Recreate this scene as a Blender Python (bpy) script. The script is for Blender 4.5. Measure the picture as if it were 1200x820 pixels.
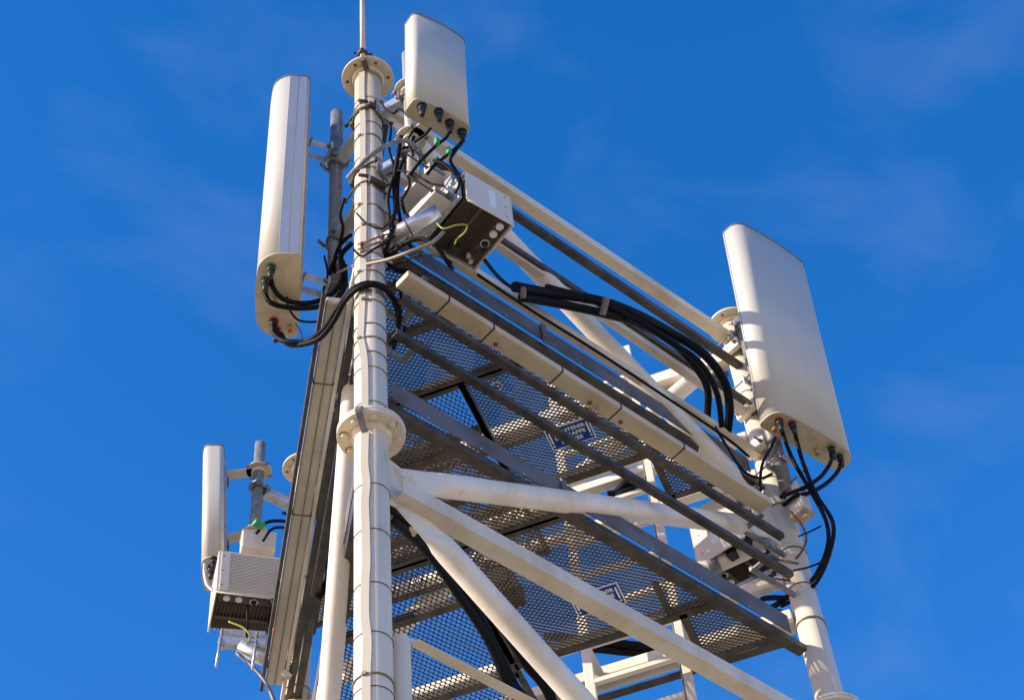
import bpy, bmesh, math, random
from mathutils import Vector, Matrix
random.seed(7)
for _o in list(bpy.data.objects): bpy.data.objects.remove(_o)
SC = bpy.context.scene
COL = SC.collection
R = math.radians

# ------------------------------------------------------------------ camera
cd = bpy.data.cameras.new('camera'); cam = bpy.data.objects.new('camera', cd); COL.objects.link(cam)
cd.sensor_width = 36; cd.lens = 64.1576; cd.clip_start = 0.1; cd.clip_end = 20000
_m = Matrix([[0.762098, -0.475352, -0.439599], [-0.644027, -0.626394, -0.439158], [-0.066607, 0.617795, -0.783513]]).to_4x4(); _m.translation = Vector((-3.2991, -4.2415, -9.3988)); cam.matrix_world = _m
SC.camera = cam

# ------------------------------------------------------------------ sky, sun, exposure
SUN_AZ = (-0.905, 0.425); SUN_EL = 21.0
w = bpy.data.worlds.new('World'); SC.world = w; w.use_nodes = True
nt = w.node_tree; nt.nodes.clear()
out = nt.nodes.new('ShaderNodeOutputWorld'); bg = nt.nodes.new('ShaderNodeBackground')
sky = nt.nodes.new('ShaderNodeTexSky'); sky.sky_type = 'NISHITA'; sky.sun_disc = False
sky.sun_elevation = R(SUN_EL); sky.sun_rotation = math.atan2(SUN_AZ[0], SUN_AZ[1])
sky.air_density = 1.0; sky.dust_density = 0.25; sky.ozone_density = 3.0
bg.inputs['Strength'].default_value = 0.12
tc = nt.nodes.new('ShaderNodeTexCoord')
mp = nt.nodes.new('ShaderNodeMapping'); mp.inputs['Location'].default_value = (1.7, 4.2, 0.6); mp.inputs['Scale'].default_value = (2.2, 3.2, 5.0); mp.inputs['Rotation'].default_value = (0.3, 0.2, 0.9)
nz = nt.nodes.new('ShaderNodeTexNoise'); nz.inputs['Scale'].default_value = 2.6; nz.inputs['Detail'].default_value = 7; nz.inputs['Roughness'].default_value = 0.55
nz.inputs['Distortion'].default_value = 0.4
cr = nt.nodes.new('ShaderNodeValToRGB'); cr.color_ramp.elements[0].position = 0.50; cr.color_ramp.elements[1].position = 0.85
mu = nt.nodes.new('ShaderNodeMath'); mu.operation = 'MULTIPLY'; mu.inputs[1].default_value = 0.085
hs = nt.nodes.new('ShaderNodeHueSaturation'); hs.inputs['Saturation'].default_value = 1.35; hs.inputs['Value'].default_value = 1.0
mx = nt.nodes.new('ShaderNodeMix'); mx.data_type = 'RGBA'; mx.inputs[7].default_value = (5.0, 5.2, 6.0, 1)
L = nt.links.new
L(tc.outputs['Generated'], mp.inputs['Vector']); L(mp.outputs[0], nz.inputs['Vector']); L(nz.outputs['Fac'], cr.inputs[0])
L(cr.outputs[0], mu.inputs[0]); L(mu.outputs[0], mx.inputs[0]); L(sky.outputs[0], hs.inputs['Color'])
ml = nt.nodes.new('ShaderNodeMix'); ml.data_type = 'RGBA'; ml.blend_type = 'MULTIPLY'; ml.inputs[0].default_value = 1.0; ml.inputs[7].default_value = (2.45, 1.58, 1.88, 1)
L(hs.outputs[0], ml.inputs[6]); L(ml.outputs[2], mx.inputs[6])
L(mx.outputs[2], bg.inputs['Color']); L(bg.outputs[0], out.inputs['Surface'])
sl = bpy.data.lights.new('sun', 'SUN'); sl.energy = 5.0; sl.angle = R(0.53); sl.color = (1.0, 0.90, 0.76)
so = bpy.data.objects.new('sun', sl); COL.objects.link(so)
sdir = Vector((SUN_AZ[0]*math.cos(R(SUN_EL)), SUN_AZ[1]*math.cos(R(SUN_EL)), math.sin(R(SUN_EL))))
so.rotation_euler = sdir.to_track_quat('Z', 'Y').to_euler(); so.location = sdir*60
SC.view_settings.view_transform = 'Standard'; SC.view_settings.look = 'None'
SC.view_settings.exposure = 0.46; SC.view_settings.gamma = 1.0; SC.view_settings.use_curve_mapping = False
SC.cycles.max_bounces = 8

# ------------------------------------------------------------------ materials
def mat(name, base, rough=.5, metal=0.0, alt=None, scale=8.0, amt=.5, bump=0.0, bscale=60.0, lo=.45, hi=.7, spec=.5, streak=False, fine=0.0, rust=0.0):
    m = bpy.data.materials.new(name); m.use_nodes = True
    t = m.node_tree; b = t.nodes['Principled BSDF']
    b.inputs['Roughness'].default_value = rough; b.inputs['Metallic'].default_value = metal
    b.inputs['Specular IOR Level'].default_value = spec
    co = t.nodes.new('ShaderNodeTexCoord')
    src = None
    if alt is not None:
        n = t.nodes.new('ShaderNodeTexNoise'); n.inputs['Scale'].default_value = scale; n.inputs['Detail'].default_value = 8; n.inputs['Roughness'].default_value = .62
        if streak:
            mpn = t.nodes.new('ShaderNodeMapping'); mpn.inputs['Scale'].default_value = (1, 1, .18)
            t.links.new(co.outputs['Object'], mpn.inputs[0]); t.links.new(mpn.outputs[0], n.inputs['Vector'])
        else: t.links.new(co.outputs['Object'], n.inputs['Vector'])
        r = t.nodes.new('ShaderNodeMapRange'); r.inputs[1].default_value = lo; r.inputs[2].default_value = hi; r.inputs[4].default_value = amt
        t.links.new(n.outputs['Fac'], r.inputs[0])
        x = t.nodes.new('ShaderNodeMix'); x.data_type = 'RGBA'
        x.inputs[6].default_value = (*base, 1); x.inputs[7].default_value = (*alt, 1)
        t.links.new(r.outputs[0], x.inputs[0]); src = x.outputs[2]
        rr = t.nodes.new('ShaderNodeMapRange'); rr.inputs[3].default_value = rough - .08; rr.inputs[4].default_value = min(1, rough + .15)
        t.links.new(n.outputs['Fac'], rr.inputs[0]); t.links.new(rr.outputs[0], b.inputs['Roughness'])
    if rust > 0 and src is not None:
        n4 = t.nodes.new('ShaderNodeTexNoise'); n4.inputs['Scale'].default_value = 7.5; n4.inputs['Detail'].default_value = 9; n4.inputs['Roughness'].default_value = .7
        m4 = t.nodes.new('ShaderNodeMapping'); m4.inputs['Scale'].default_value = (1, 1, .35); m4.inputs['Location'].default_value = (3.1, 1.7, 5)
        t.links.new(co.outputs['Object'], m4.inputs[0]); t.links.new(m4.outputs[0], n4.inputs['Vector'])
        r4 = t.nodes.new('ShaderNodeMapRange'); r4.inputs[1].default_value = .62; r4.inputs[2].default_value = .72; r4.inputs[4].default_value = rust
        t.links.new(n4.outputs['Fac'], r4.inputs[0])
        x4 = t.nodes.new('ShaderNodeMix'); x4.data_type = 'RGBA'; x4.inputs[7].default_value = (.36, .20, .07, 1)
        t.links.new(r4.outputs[0], x4.inputs[0]); t.links.new(src, x4.inputs[6]); src = x4.outputs[2]
    if fine > 0 and src is not None:
        n3 = t.nodes.new('ShaderNodeTexNoise'); n3.inputs['Scale'].default_value = 90; n3.inputs['Detail'].default_value = 4
        t.links.new(co.outputs['Object'], n3.inputs['Vector'])
        r3 = t.nodes.new('ShaderNodeMapRange'); r3.inputs[1].default_value = .66; r3.inputs[2].default_value = .78; r3.inputs[4].default_value = fine
        t.links.new(n3.outputs['Fac'], r3.inputs[0])
        x3 = t.nodes.new('ShaderNodeMix'); x3.data_type = 'RGBA'; x3.inputs[7].default_value = (.16, .10, .05, 1)
        t.links.new(r3.outputs[0], x3.inputs[0]); t.links.new(src, x3.inputs[6]); src = x3.outputs[2]
    if src is None: b.inputs['Base Color'].default_value = (*base, 1)
    else: t.links.new(src, b.inputs['Base Color'])
    if bump > 0:
        n2 = t.nodes.new('ShaderNodeTexNoise'); n2.inputs['Scale'].default_value = bscale; n2.inputs['Detail'].default_value = 3
        t.links.new(co.outputs['Object'], n2.inputs['Vector'])
        bp = t.nodes.new('ShaderNodeBump'); bp.inputs['Strength'].default_value = bump; bp.inputs['Distance'].default_value = .004
        t.links.new(n2.outputs['Fac'], bp.inputs['Height']); t.links.new(bp.outputs[0], b.inputs['Normal'])
    return m
M_CREAM = mat('cream_paint', (.73, .63, .465), .42, alt=(.44, .33, .18), scale=2.6, amt=.8, lo=.45, hi=.74, bump=.12, bscale=35, streak=True, fine=.25, rust=.55)
M_WHITE = mat('white_paint', (.79, .715, .57), .40, alt=(.50, .41, .28), scale=3.5, amt=.75, lo=.45, hi=.75, bump=.1, bscale=40, streak=True, fine=.15, rust=.35)
M_GALV = mat('galvanised_steel', (.25, .25, .235), .5, .35, alt=(.14, .135, .12), scale=22, amt=.8, lo=.4, hi=.6, bump=.15, bscale=80)
M_GALVL = mat('bright_zinc', (.58, .58, .57), .34, .6, alt=(.40, .40, .38), scale=25, amt=.8, lo=.4, hi=.6, bump=.1)
M_PLATE = mat('zinc_plate', (.16, .15, .145), .5, .2, alt=(.11, .085, .065), scale=4, amt=1, lo=.42, hi=.62, bump=.15, bscale=25)
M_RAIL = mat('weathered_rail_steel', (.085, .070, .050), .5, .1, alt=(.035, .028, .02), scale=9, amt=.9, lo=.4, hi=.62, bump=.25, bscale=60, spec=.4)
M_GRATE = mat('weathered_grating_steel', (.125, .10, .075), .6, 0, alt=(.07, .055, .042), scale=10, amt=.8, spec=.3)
M_RADOME = mat('radome_plastic', (.55, .52, .42), .36, alt=(.44, .395, .31), scale=3.2, amt=.55, lo=.44, hi=.74, streak=True)
M_CHROME = mat('polished_aluminium', (.60, .57, .52), .33, .55, alt=(.46, .43, .38), scale=5, amt=.9, streak=True)
M_CAP = mat('antenna_end_plastic', (.55, .45, .30), .45, alt=(.40, .27, .14), scale=12, amt=.8, lo=.45, hi=.7)
M_SEAM = mat('grey_gasket', (.16, .16, .15), .6)
M_HOUS = mat('housing_paint', (.66, .595, .48), .42, alt=(.56, .50, .41), scale=5, amt=.6, fine=.1)
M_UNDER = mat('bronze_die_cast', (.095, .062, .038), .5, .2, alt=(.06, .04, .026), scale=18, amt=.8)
M_DARK = mat('dark_metal', (.035, .03, .028), .45, .4)
M_RUBBER = mat('black_cable_sheath', (.006, .006, .007), .5, alt=(.014, .013, .012), scale=20, amt=.6, spec=.1)
M_BROWN = mat('rusty_bolt', (.23, .10, .035), .7, .2, alt=(.10, .05, .03), scale=60, amt=.9)
M_BAND = mat('aged_band', (.22, .17, .12), .5, .3, alt=(.35, .30, .22), scale=20, amt=.8)
M_STRIP = mat('beige_conduit', (.50, .44, .33), .5, alt=(.40, .34, .24), scale=5, amt=.7, streak=True)
M_GREEN = mat('green_tape', (.03, .30, .12), .5)
M_RED = mat('red_tape', (.55, .05, .03), .5)
M_BLUE = mat('sign_blue', (.006, .045, .27), .6, alt=(.01, .06, .25), scale=8, amt=.6, spec=.15)
M_LETTER = mat('sign_white', (.75, .75, .70), .45)
M_YG = mat('yellow_green_wire', (.30, .33, .03), .45)
M_LABEL = mat('pale_label', (.75, .74, .70), .5)
M_LGREY = mat('grey_cable_sheath', (.33, .33, .30), .45)
M_GROUND = mat('pale_gravel', (.45, .37, .24), .95, alt=(.36, .29, .18), scale=.6, amt=.9, bump=.3, bscale=8)

# ------------------------------------------------------------------ mesh helpers
V = Vector
def BM(): return bmesh.new()
def frame(d, up=(0, 0, 1)):
    d = V(d).normalized(); up = V(up)
    x = up.cross(d)
    if x.length < 1e-4: x = V((1, 0, 0)).cross(d)
    if x.length < 1e-4: x = V((0, 1, 0)).cross(d)
    x.normalize(); y = d.cross(x).normalized()
    return x, y, d
def box(bm, c, s, ax=None):
    c = V(c)
    ax = ax or (V((1, 0, 0)), V((0, 1, 0)), V((0, 0, 1)))
    vs = []
    for k in (-1, 1):
        for j in (-1, 1):
            for i in (-1, 1):
                vs.append(bm.verts.new(c + V(ax[0])*(i*s[0]/2) + V(ax[1])*(j*s[1]/2) + V(ax[2])*(k*s[2]/2)))
    for f in ((0, 2, 3, 1), (4, 5, 7, 6), (0, 1, 5, 4), (2, 6, 7, 3), (0, 4, 6, 2), (1, 3, 7, 5)):
        bm.faces.new([vs[i] for i in f])
    return bm
def bar(bm, a, b, w, h, up=(0, 0, 1)):
    """rectangular bar from a to b: w across, h along up"""
    a = V(a); b = V(b); x, y, d = frame(b - a, up)
    return box(bm, (a + b)/2, (w, h, (b - a).length), (x, y, d))
def prof(bm, a, b, pts, up=(0, 0, 1)):
    """extrude a closed 2-D profile (across, up) from a to b"""
    a = V(a); b = V(b); x, y, d = frame(b - a, up)
    r0 = [bm.verts.new(a + x*p[0] + y*p[1]) for p in pts]; r1 = [bm.verts.new(b + x*p[0] + y*p[1]) for p in pts]
    n = len(pts)
    for i in range(n): bm.faces.new((r0[i], r0[(i+1) % n], r1[(i+1) % n], r1[i]))
    bm.faces.new(r0[::-1]); bm.faces.new(r1)
    return bm
def angle(bm, a, b, w, h, t, up=(0, 0, 1), sx=1, sy=1):
    """L section: corner at the line a-b, one leg w across (sx side), other leg h (sy side)"""
    return prof(bm, a, b, [(0, 0), (sx*w, 0), (sx*w, sy*t), (sx*t, sy*t), (sx*t, sy*h), (0, sy*h)], up)
def cyl(bm, a, b, r, r2=None, n=24, cap=True):
    a = V(a); b = V(b); x, y, d = frame(b - a); r2 = r if r2 is None else r2
    A = []; B = []
    for i in range(n):
        t = 2*math.pi*i/n; o = x*math.cos(t) + y*math.sin(t)
        A.append(bm.verts.new(a + o*r)); B.append(bm.verts.new(b + o*r2))
    for i in range(n):
        f = bm.faces.new((A[i], A[(i+1) % n], B[(i+1) % n], B[i])); f.smooth = True
    if cap: bm.faces.new(A[::-1]); bm.faces.new(B)
    return bm
def hollow(bm, a, b, r, t=.004, n=28):
    """open pipe with wall"""
    a = V(a); b = V(b); x, y, d = frame(b - a); ri = r - t
    rings = []
    for p, q in ((a, r), (b, r), (b, ri), (a, ri)):
        rings.append([bm.verts.new(p + (x*math.cos(2*math.pi*i/n) + y*math.sin(2*math.pi*i/n))*q) for i in range(n)])
    for k in range(4):
        A = rings[k]; B = rings[(k+1) % 4]
        for i in range(n):
            f = bm.faces.new((A[i], A[(i+1) % n], B[(i+1) % n], B[i])); f.smooth = k in (0, 2)
    return bm
def spline(pts, k=8):
    P = [V(p) for p in pts]
    if len(P) < 3: return P
    Q = [P[0]*2 - P[1]] + P + [P[-1]*2 - P[-2]]; o = []
    for i in range(1, len(Q) - 2):
        for j in range(k):
            t = j/k
            o.append(.5*((2*Q[i]) + (Q[i+1] - Q[i-1])*t + (2*Q[i-1] - 5*Q[i] + 4*Q[i+1] - Q[i+2])*t*t + (3*Q[i] - Q[i-1] - 3*Q[i+1] + Q[i+2])*t**3))
    o.append(P[-1]); return o
def tube(bm, pts, r, n=10, k=8, smooth=True):
    P = spline(pts, k) if k > 1 else [V(p) for p in pts]
    up = None; rings = []
    for i, p in enumerate(P):
        d = (P[min(i+1, len(P)-1)] - P[max(i-1, 0)]).normalized()
        if up is None: up, _, _ = frame(d)
        up = (up - d*up.dot(d)).normalized(); y = d.cross(up)
        rr = r(i/(len(P)-1)) if callable(r) else r
        rings.append([bm.verts.new(p + (up*math.cos(2*math.pi*j/n) + y*math.sin(2*math.pi*j/n))*rr) for j in range(n)])
    for A, B in zip(rings, rings[1:]):
        for j in range(n):
            f = bm.faces.new((A[j], A[(j+1) % n], B[(j+1) % n], B[j])); f.smooth = smooth
    bm.faces.new(rings[0][::-1]); bm.faces.new(rings[-1])
    return bm
def ribbon(bm, pts, w, t, nrm, k=6):
    """flat strap following pts, its face towards nrm"""
    P = spline(pts, k) if k > 1 else [V(p) for p in pts]; nrm = V(nrm).normalized(); rings = []
    for i, p in enumerate(P):
        d = (P[min(i+1, len(P)-1)] - P[max(i-1, 0)]).normalized(); x = d.cross(nrm).normalized()
        rings.append([bm.verts.new(p + x*(a*w/2) + nrm*(b*t/2)) for a, b in ((-1, -1), (1, -1), (1, 1), (-1, 1))])
    for A, B in zip(rings, rings[1:]):
        for j in range(4): bm.faces.new((A[j], A[(j+1) % 4], B[(j+1) % 4], B[j]))
    bm.faces.new(rings[0][::-1]); bm.faces.new(rings[-1]); return bm
def ring(bm, c, axis, R0, r, n=40, m=8, a0=0, a1=2*math.pi):
    c = V(c); x, y, d = frame(axis); full = abs(a1 - a0 - 2*math.pi) < 1e-6
    rows = []
    cnt = n if full else n + 1
    for i in range(cnt):
        t = a0 + (a1 - a0)*i/n; o = x*math.cos(t) + y*math.sin(t)
        rows.append([bm.verts.new(c + o*(R0 + r*math.cos(2*math.pi*j/m)) + d*(r*math.sin(2*math.pi*j/m))) for j in range(m)])
    for i in range(n if full else n):
        A = rows[i]; B = rows[(i+1) % cnt]
        for j in range(m):
            f = bm.faces.new((A[j], B[j], B[(j+1) % m], A[(j+1) % m])); f.smooth = True
    return bm
def band(bm, c, R0, h, t=.003, n=40, axis=(0, 0, 1)):
    """flat hose-clamp band"""
    c = V(c); x, y, d = frame(axis)
    rr = [(R0, -h/2), (R0 + t, -h/2), (R0 + t, h/2), (R0, h/2)]
    rows = [[bm.verts.new(c + (x*math.cos(2*math.pi*i/n) + y*math.sin(2*math.pi*i/n))*q + d*z) for q, z in rr] for i in range(n)]
    for i in range(n):
        A = rows[i]; B = rows[(i+1) % n]
        for j in range(4): 
            f = bm.faces.new((A[j], B[j], B[(j+1) % 4], A[(j+1) % 4])); f.smooth = j in (1, 3)
    return bm
def flat_tube(bm, a, b, r, nrm, flat=.16, L1=.16, n=28, ends=(1, 1)):
    """round tube whose ends are pressed flat (plane normal nrm) as bolted lattice braces are"""
    a = V(a); b = V(b); d = (b - a).normalized(); nrm = V(nrm); nrm = (nrm - d*nrm.dot(d)).normalized(); x = d.cross(nrm)
    Lt = (b - a).length; st = [(0, 1), (flat, 1), (flat + L1*.35, .72), (flat + L1*.7, .25), (flat + L1, 0)]
    s = []
    if ends[0]: s += [(q, k) for q, k in st]
    else: s += [(0, 0)]
    if ends[1]: s += [(Lt - q, k) for q, k in reversed(st)]
    else: s += [(Lt, 0)]
    rings = []
    for q, k in s:
        k = k*k*(3 - 2*k)
        ra = r*(1 - k) + r*1.22*k; rb = r*(1 - k) + .009*k
        rings.append([bm.verts.new(a + d*q + x*(ra*math.copysign(abs(math.cos(2*math.pi*i/n))**(1 - .45*k), math.cos(2*math.pi*i/n))) + nrm*(rb*math.copysign(abs(math.sin(2*math.pi*i/n))**(1 - .45*k), math.sin(2*math.pi*i/n)))) for i in range(n)])
    for A, B in zip(rings, rings[1:]):
        for i in range(n):
            f = bm.faces.new((A[i], A[(i+1) % n], B[(i+1) % n], B[i])); f.smooth = True
    bm.faces.new(rings[0][::-1]); bm.faces.new(rings[-1]); return bm
def hexbolt(bm, a, d, r=.011, h=.009, rod=.0):
    d = V(d).normalized(); a = V(a); cyl(bm, a, a + d*h, r, n=6)
    if rod: cyl(bm, a + d*h*.5, a + d*(h + rod), r*.5, n=10)
    for f in bm.faces: pass
    return bm
def setp(o, label=None, cat=None, group=None, kind=None):
    if label: o['label'] = label
    if cat: o['category'] = cat
    if group: o['group'] = group
    if kind: o['kind'] = kind
    return o
def thing(name, loc, label, cat, group=None):
    o = bpy.data.objects.new(name, None); COL.objects.link(o); o.location = loc; o.empty_display_size = .1
    o.matrix_world = Matrix.Translation(V(loc)); return setp(o, label, cat, group)
def obj(name, bm, m, parent=None, bevel=0.0, label=None, cat=None, group=None, kind=None, seg=2):
    bmesh.ops.recalc_face_normals(bm, faces=bm.faces)
    if parent is not None: org = parent['_o']
    if parent is None:
        lo = V((min(v.co.x for v in bm.verts), min(v.co.y for v in bm.verts), min(v.co.z for v in bm.verts)))
        hi = V((max(v.co.x for v in bm.verts), max(v.co.y for v in bm.verts), 0))
        org = V(((lo.x + hi.x)/2, (lo.y + hi.y)/2, lo.z))
    else: org = V(org)
    bm.transform(Matrix.Translation(-org))
    me = bpy.data.meshes.new(name); bm.to_mesh(me); bm.free(); me.materials.append(m)
    o = bpy.data.objects.new(name, me); COL.objects.link(o)
    if parent is None: o.location = org
    else: o.parent = parent
    ORG[o.name] = org
    if bevel:
        b = o.modifiers.new('bevel', 'BEVEL'); b.width = bevel; b.segments = seg; b.limit_method = 'ANGLE'; b.angle_limit = R(40); b.harden_normals = False
    return setp(o, label, cat, group, kind)
ORG = {}
_obj = obj
def obj(name, bm, m, parent=None, **k):
    # meshes are given in world coordinates; parents are unrotated, so a child keeps world shape minus the root's place
    if parent is not None:
        root = parent
        while root.parent: root = root.parent
        class P(dict): pass
        org = ORG[root.name] if root.name in ORG else V(root.location)
        bmesh.ops.recalc_face_normals(bm, faces=bm.faces)
        bm.transform(Matrix.Translation(-org))
        me = bpy.data.meshes.new(name); bm.to_mesh(me); bm.free(); me.materials.append(m)
        o = bpy.data.objects.new(name, me); COL.objects.link(o); o.parent = parent
        if k.get('bevel'):
            b = o.modifiers.new('bevel', 'BEVEL'); b.width = k['bevel']; b.segments = 2; b.limit_method = 'ANGLE'; b.angle_limit = R(40)
        return setp(o, k.get('label'))
    return _obj(name, bm, m, None, **k)

# ------------------------------------------------------------------ tower frame (metres; z = 0 at the leg top flanges)
F = V((0, 0, 0)); RR = V((3, 0, 0)); T = V((1.511, 2.687, 0)); GZ = -11.0
dFR = V((1, 0, 0)); dFT = T.normalized(); dTR = (RR - T).normalized()
nFR = V((0, -1, 0)); nFT = V((-dFT.y, dFT.x, 0)); nRT = V((-dTR.y, dTR.x, 0))   # outward normals
def up(p, z): return V((p[0], p[1], z))
LR = .077
# the ground
bm = BM(); g = [bm.verts.new((x, y, GZ)) for x, y in ((-3000, -3000), (3000, -3000), (3000, 3000), (-3000, 3000))]; bm.faces.new(g)
obj('ground', bm, M_GROUND, kind='structure')

tower = thing('lattice_tower', (1.47, .92, GZ), 'three-legged cream lattice tower carrying the antennas, its round legs joined by bolted flanges', 'tower')
FLZ = (-3.19, -6.4, -9.6)
legs = []
for k, P in enumerate((F, RR, T)):
    FLZ = ((-3.19, -6.4, -9.6), (-3.31, -6.4, -9.6), (-3.19, -6.4, -9.6))[k]
    bm = BM(); cyl(bm, up(P, GZ), up(P, -.004), LR, n=48)
    lg = obj('leg', bm, M_CREAM, tower); legs.append(lg)
    # top flange with empty bolt holes
    bm = BM(); cyl(bm, up(P, -.004), up(P, .014), .152, n=56); cyl(bm, up(P, -.03), up(P, -.004), LR + .012, LR + .02, n=40)
    obj('flange', bm, M_CREAM, lg, bevel=.003)
    for i in range(6):
        a = 2*math.pi*(i + .25)/6; c = up(P, -.006) + V((math.cos(a), math.sin(a), 0))*.120
        bm = BM(); cyl(bm, c, c + V((0, 0, .003)), .0105, n=14); obj('bolt_hole', bm, M_BROWN, lg)
    for z in FLZ:
        bm = BM(); cyl(bm, up(P, z), up(P, z + .018), .155, n=56); cyl(bm, up(P, z + .0205), up(P, z + .0385), .155, n=56)
        cyl(bm, up(P, z - .03), up(P, z), LR + .004, LR + .022, n=40)
        obj('flange', bm, M_CREAM, lg, bevel=.003)
        for i in range(8):
            a = 2*math.pi*(i + .3)/8; c = up(P, z) + V((math.cos(a), math.sin(a), 0))*.122
            bm = BM(); cyl(bm, c - V((0, 0, .003)), c + V((0, 0, .002)), .0185, n=20); cyl(bm, c - V((0, 0, .016)), c - V((0, 0, .002)), .0135, n=6)
            obj('flange_bolt', bm, M_CREAM, lg, bevel=.001)
            if i in (0, 2, 3, 6) and z > -5:
                bm = BM(); ring(bm, c - V((0, 0, .001)), (0, 0, 1), .0185, .0028, n=20, m=6, a0=a + 1.6, a1=a + 4.0 + i*.1)
                obj('rust_stain', bm, M_BROWN, lg)

# gussets and zigzag braces of the three faces
def gusset(P, z, d, n, w=.20, h=.30, drop=0, t=.012):
    bm = BM(); a = up(P, z) + V(d)*(LR - .006); u = V((0, 0, 1))
    pts = [(0, h/2), (w*.55, h*.42), (w, h*.12), (w, -h*.2), (w*.6, -h*.46), (0, -h/2)]
    n = V(n); A = [bm.verts.new(a + V(d)*p + u*(q + drop) + n*(t/2)) for p, q in pts]; B = [bm.verts.new(a + V(d)*p + u*(q + drop) - n*(t/2)) for p, q in pts]
    k = len(pts)
    for i in range(k): bm.faces.new((A[i], A[(i+1) % k], B[(i+1) % k], B[i]))
    bm.faces.new(A[::-1]); bm.faces.new(B)
    for p, q in ((w*.55, .07), (w*.6, -.04), (w*.3, -.10)):
        cyl(bm, a + V(d)*p + u*(q + drop) + n*(t/2), a + V(d)*p + u*(q + drop) + n*(t/2 + .012), .013, n=6)
    return obj('gusset_plate', bm, M_CREAM, tower, bevel=.002)
def brace(a, b, n, r=.057):
    bm = BM(); flat_tube(bm, a, b, r, n); return obj('diagonal_brace', bm, M_WHITE, tower)
# front-right face
o = .012
brace(V((.11, o, -.20)), V((2.87, o, -1.83)), nFR)
brace((0.146, 0.000, -3.379), (2.876, 0.000, -1.989), nFR)
brace((0.153, 0.000, -3.496), V((2.86, o, -5.28)), nFR)
brace(V((.13, o, -7.1)), V((2.86, o, -5.5)), nFR)
brace(V((.13, o, -7.3)), V((2.86, o, -8.9)), nFR)
gusset(F, -3.42, dFR, nFR, .16, .30, 0); gusset(RR, -1.93, -dFR, nFR, .20, .36); gusset(F, -.22, dFR, nFR, .14, .2); gusset(RR, -5.4, -dFR, nFR, .2, .34)
# front-left face
def onFT(s, z, off=0): return F + dFT*s + nFT*off + V((0, 0, z))
def onTR(s, z, off=0): return T + dTR*s + nRT*off + V((0, 0, z))
LF = T.length; LT = (RR - T).length
_a = V((0.434, 0.772, -2.493)); _b = V((0.722, 1.284, -3.451))
brace(_a + (_a - _b)*1.15, _b + (_b - _a)*2.6, nFT, .055)
bm = BM(); _a = V((0.623, 0.965, -2.350)); _b = V((1.037, 1.701, -3.388)); bar(bm, _a, _b + (_b - _a)*1.25, .055, .03); obj('diagonal_angle', bm, M_CREAM, tower, bevel=.002)
gusset(F, -3.45, dFT, nFT, .16, .26)
# back face
brace(onTR(LT - .1, -.25), onTR(.1, -2.10), nRT)
brace(onTR(.1, -2.3), onTR(LT - .1, -4.0), nRT)
brace(onTR(.1, -5.7), onTR(LT - .1, -4.2), nRT)
# horizontals
def beam(a, b, w, h, m=M_WHITE, name='crossbeam'):
    bm = BM(); bar(bm, a, b, w, h); return obj(name, bm, m, tower, bevel=.006)
beam(V((.09, 0, -.215)), V((2.93, 0, -.185)), .075, .07, M_CREAM)
beam(V((.10, -.005, -.86)), V((2.93, -.005, -.96)), .05, .055, M_CREAM)
beam(V((.10, -.005, -1.335)), V((2.93, -.005, -1.335)), .055, .05, M_CREAM)
for zz in (-.2, -.88, -1.335): beam(onFT(.09, zz, -.11), onFT(LF - .09, zz, -.11), .06, .06, M_CREAM)
beam(onTR(.08, -.31), onTR(LT - .08, -.31), .09, .09)
beam(onTR(.08, -1.08), onTR(LT - .08, -1.08), .07, .06); beam(onTR(.08, -1.42), onTR(LT - .08, -1.42), .07, .05)
beam(onTR(.08, -2.60, .0), onTR(LT - .08, -2.60, .0), .13, .07); 
beam(onTR(.08, -2.30, .0), onTR(LT - .08, -2.30, .0), .06, .06)
# big angle horizontals at the leg joint level
def ang(a, b, w, h, t, m, name, sx=1, sy=1, bev=.002, par=None):
    bm = BM(); angle(bm, a, b, w, h, t, sx=sx, sy=sy); return obj(name, bm, m, par or tower, bevel=bev)
HZ = (0.942, -0.070, -3.537)[2]
ang(V((.12, -.07, HZ)), V((2.9, -.07, HZ)), .085, .085, .010, M_CREAM, 'horizontal_angle', sx=1)
ang(onTR(.1, -3.47, .03), onTR(LT - .1, -3.47, .03), .10, .10, .01, M_CREAM, 'horizontal_angle')
for a_, b_ in ((F, RR), (RR, T), (T, F)):
    dd = (b_ - a_).normalized()
    beam(up(a_, -6.7) + dd*.08, up(b_, -6.7) - dd*.08, .08, .08, M_CREAM)
# short post with thin rail under the joint
bm = BM(); cyl(bm, (.125, 0, -6.6), (0.138, 0.000, -4.342), .042, n=32); obj('stub_post', bm, M_CREAM, tower, bevel=.003)
ang((0.173, -0.020, -4.369), V((2.9, -.02, -4.37)), .05, .045, .006, M_CREAM, 'thin_rail', sx=-1)

# outer antenna rails: a box channel and two dark angles round the faces, seen as long parallel lines
M_CHAN = mat('stained_beige_channel', (.60, .50, .33), .45, alt=(.38, .26, .11), scale=2.2, amt=.8, lo=.45, hi=.75, bump=.12, fine=.2, rust=.8)
M_GREYBEIGE = mat('grey_beige_channel', (.50, .45, .35), .45, alt=(.30, .25, .17), scale=3, amt=.8, lo=.45, hi=.75, bump=.12, fine=.2, rust=.4)
def channel(a, b, w=.13, h=.055, name='cable_channel', m=M_CHAN):
    bm = BM(); x, y, d = frame(V(b) - V(a)); box(bm, (V(a) + V(b))/2, (w, h, (V(b) - V(a)).length), (x, y, d))
    return obj(name, bm, m, tower, bevel=.010)
c1 = channel(V((.07, -.165, -2.105)), V((2.63, -.165, -2.105)), w=.105, h=.045)
for xx in (.33, .62, 1.08, 1.49, 1.95):
    bm = BM(); box(bm, (xx, -.165, -2.105), (.007, .110, .050)); 
    obj('cable_tie', bm, M_DARK, c1)
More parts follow.
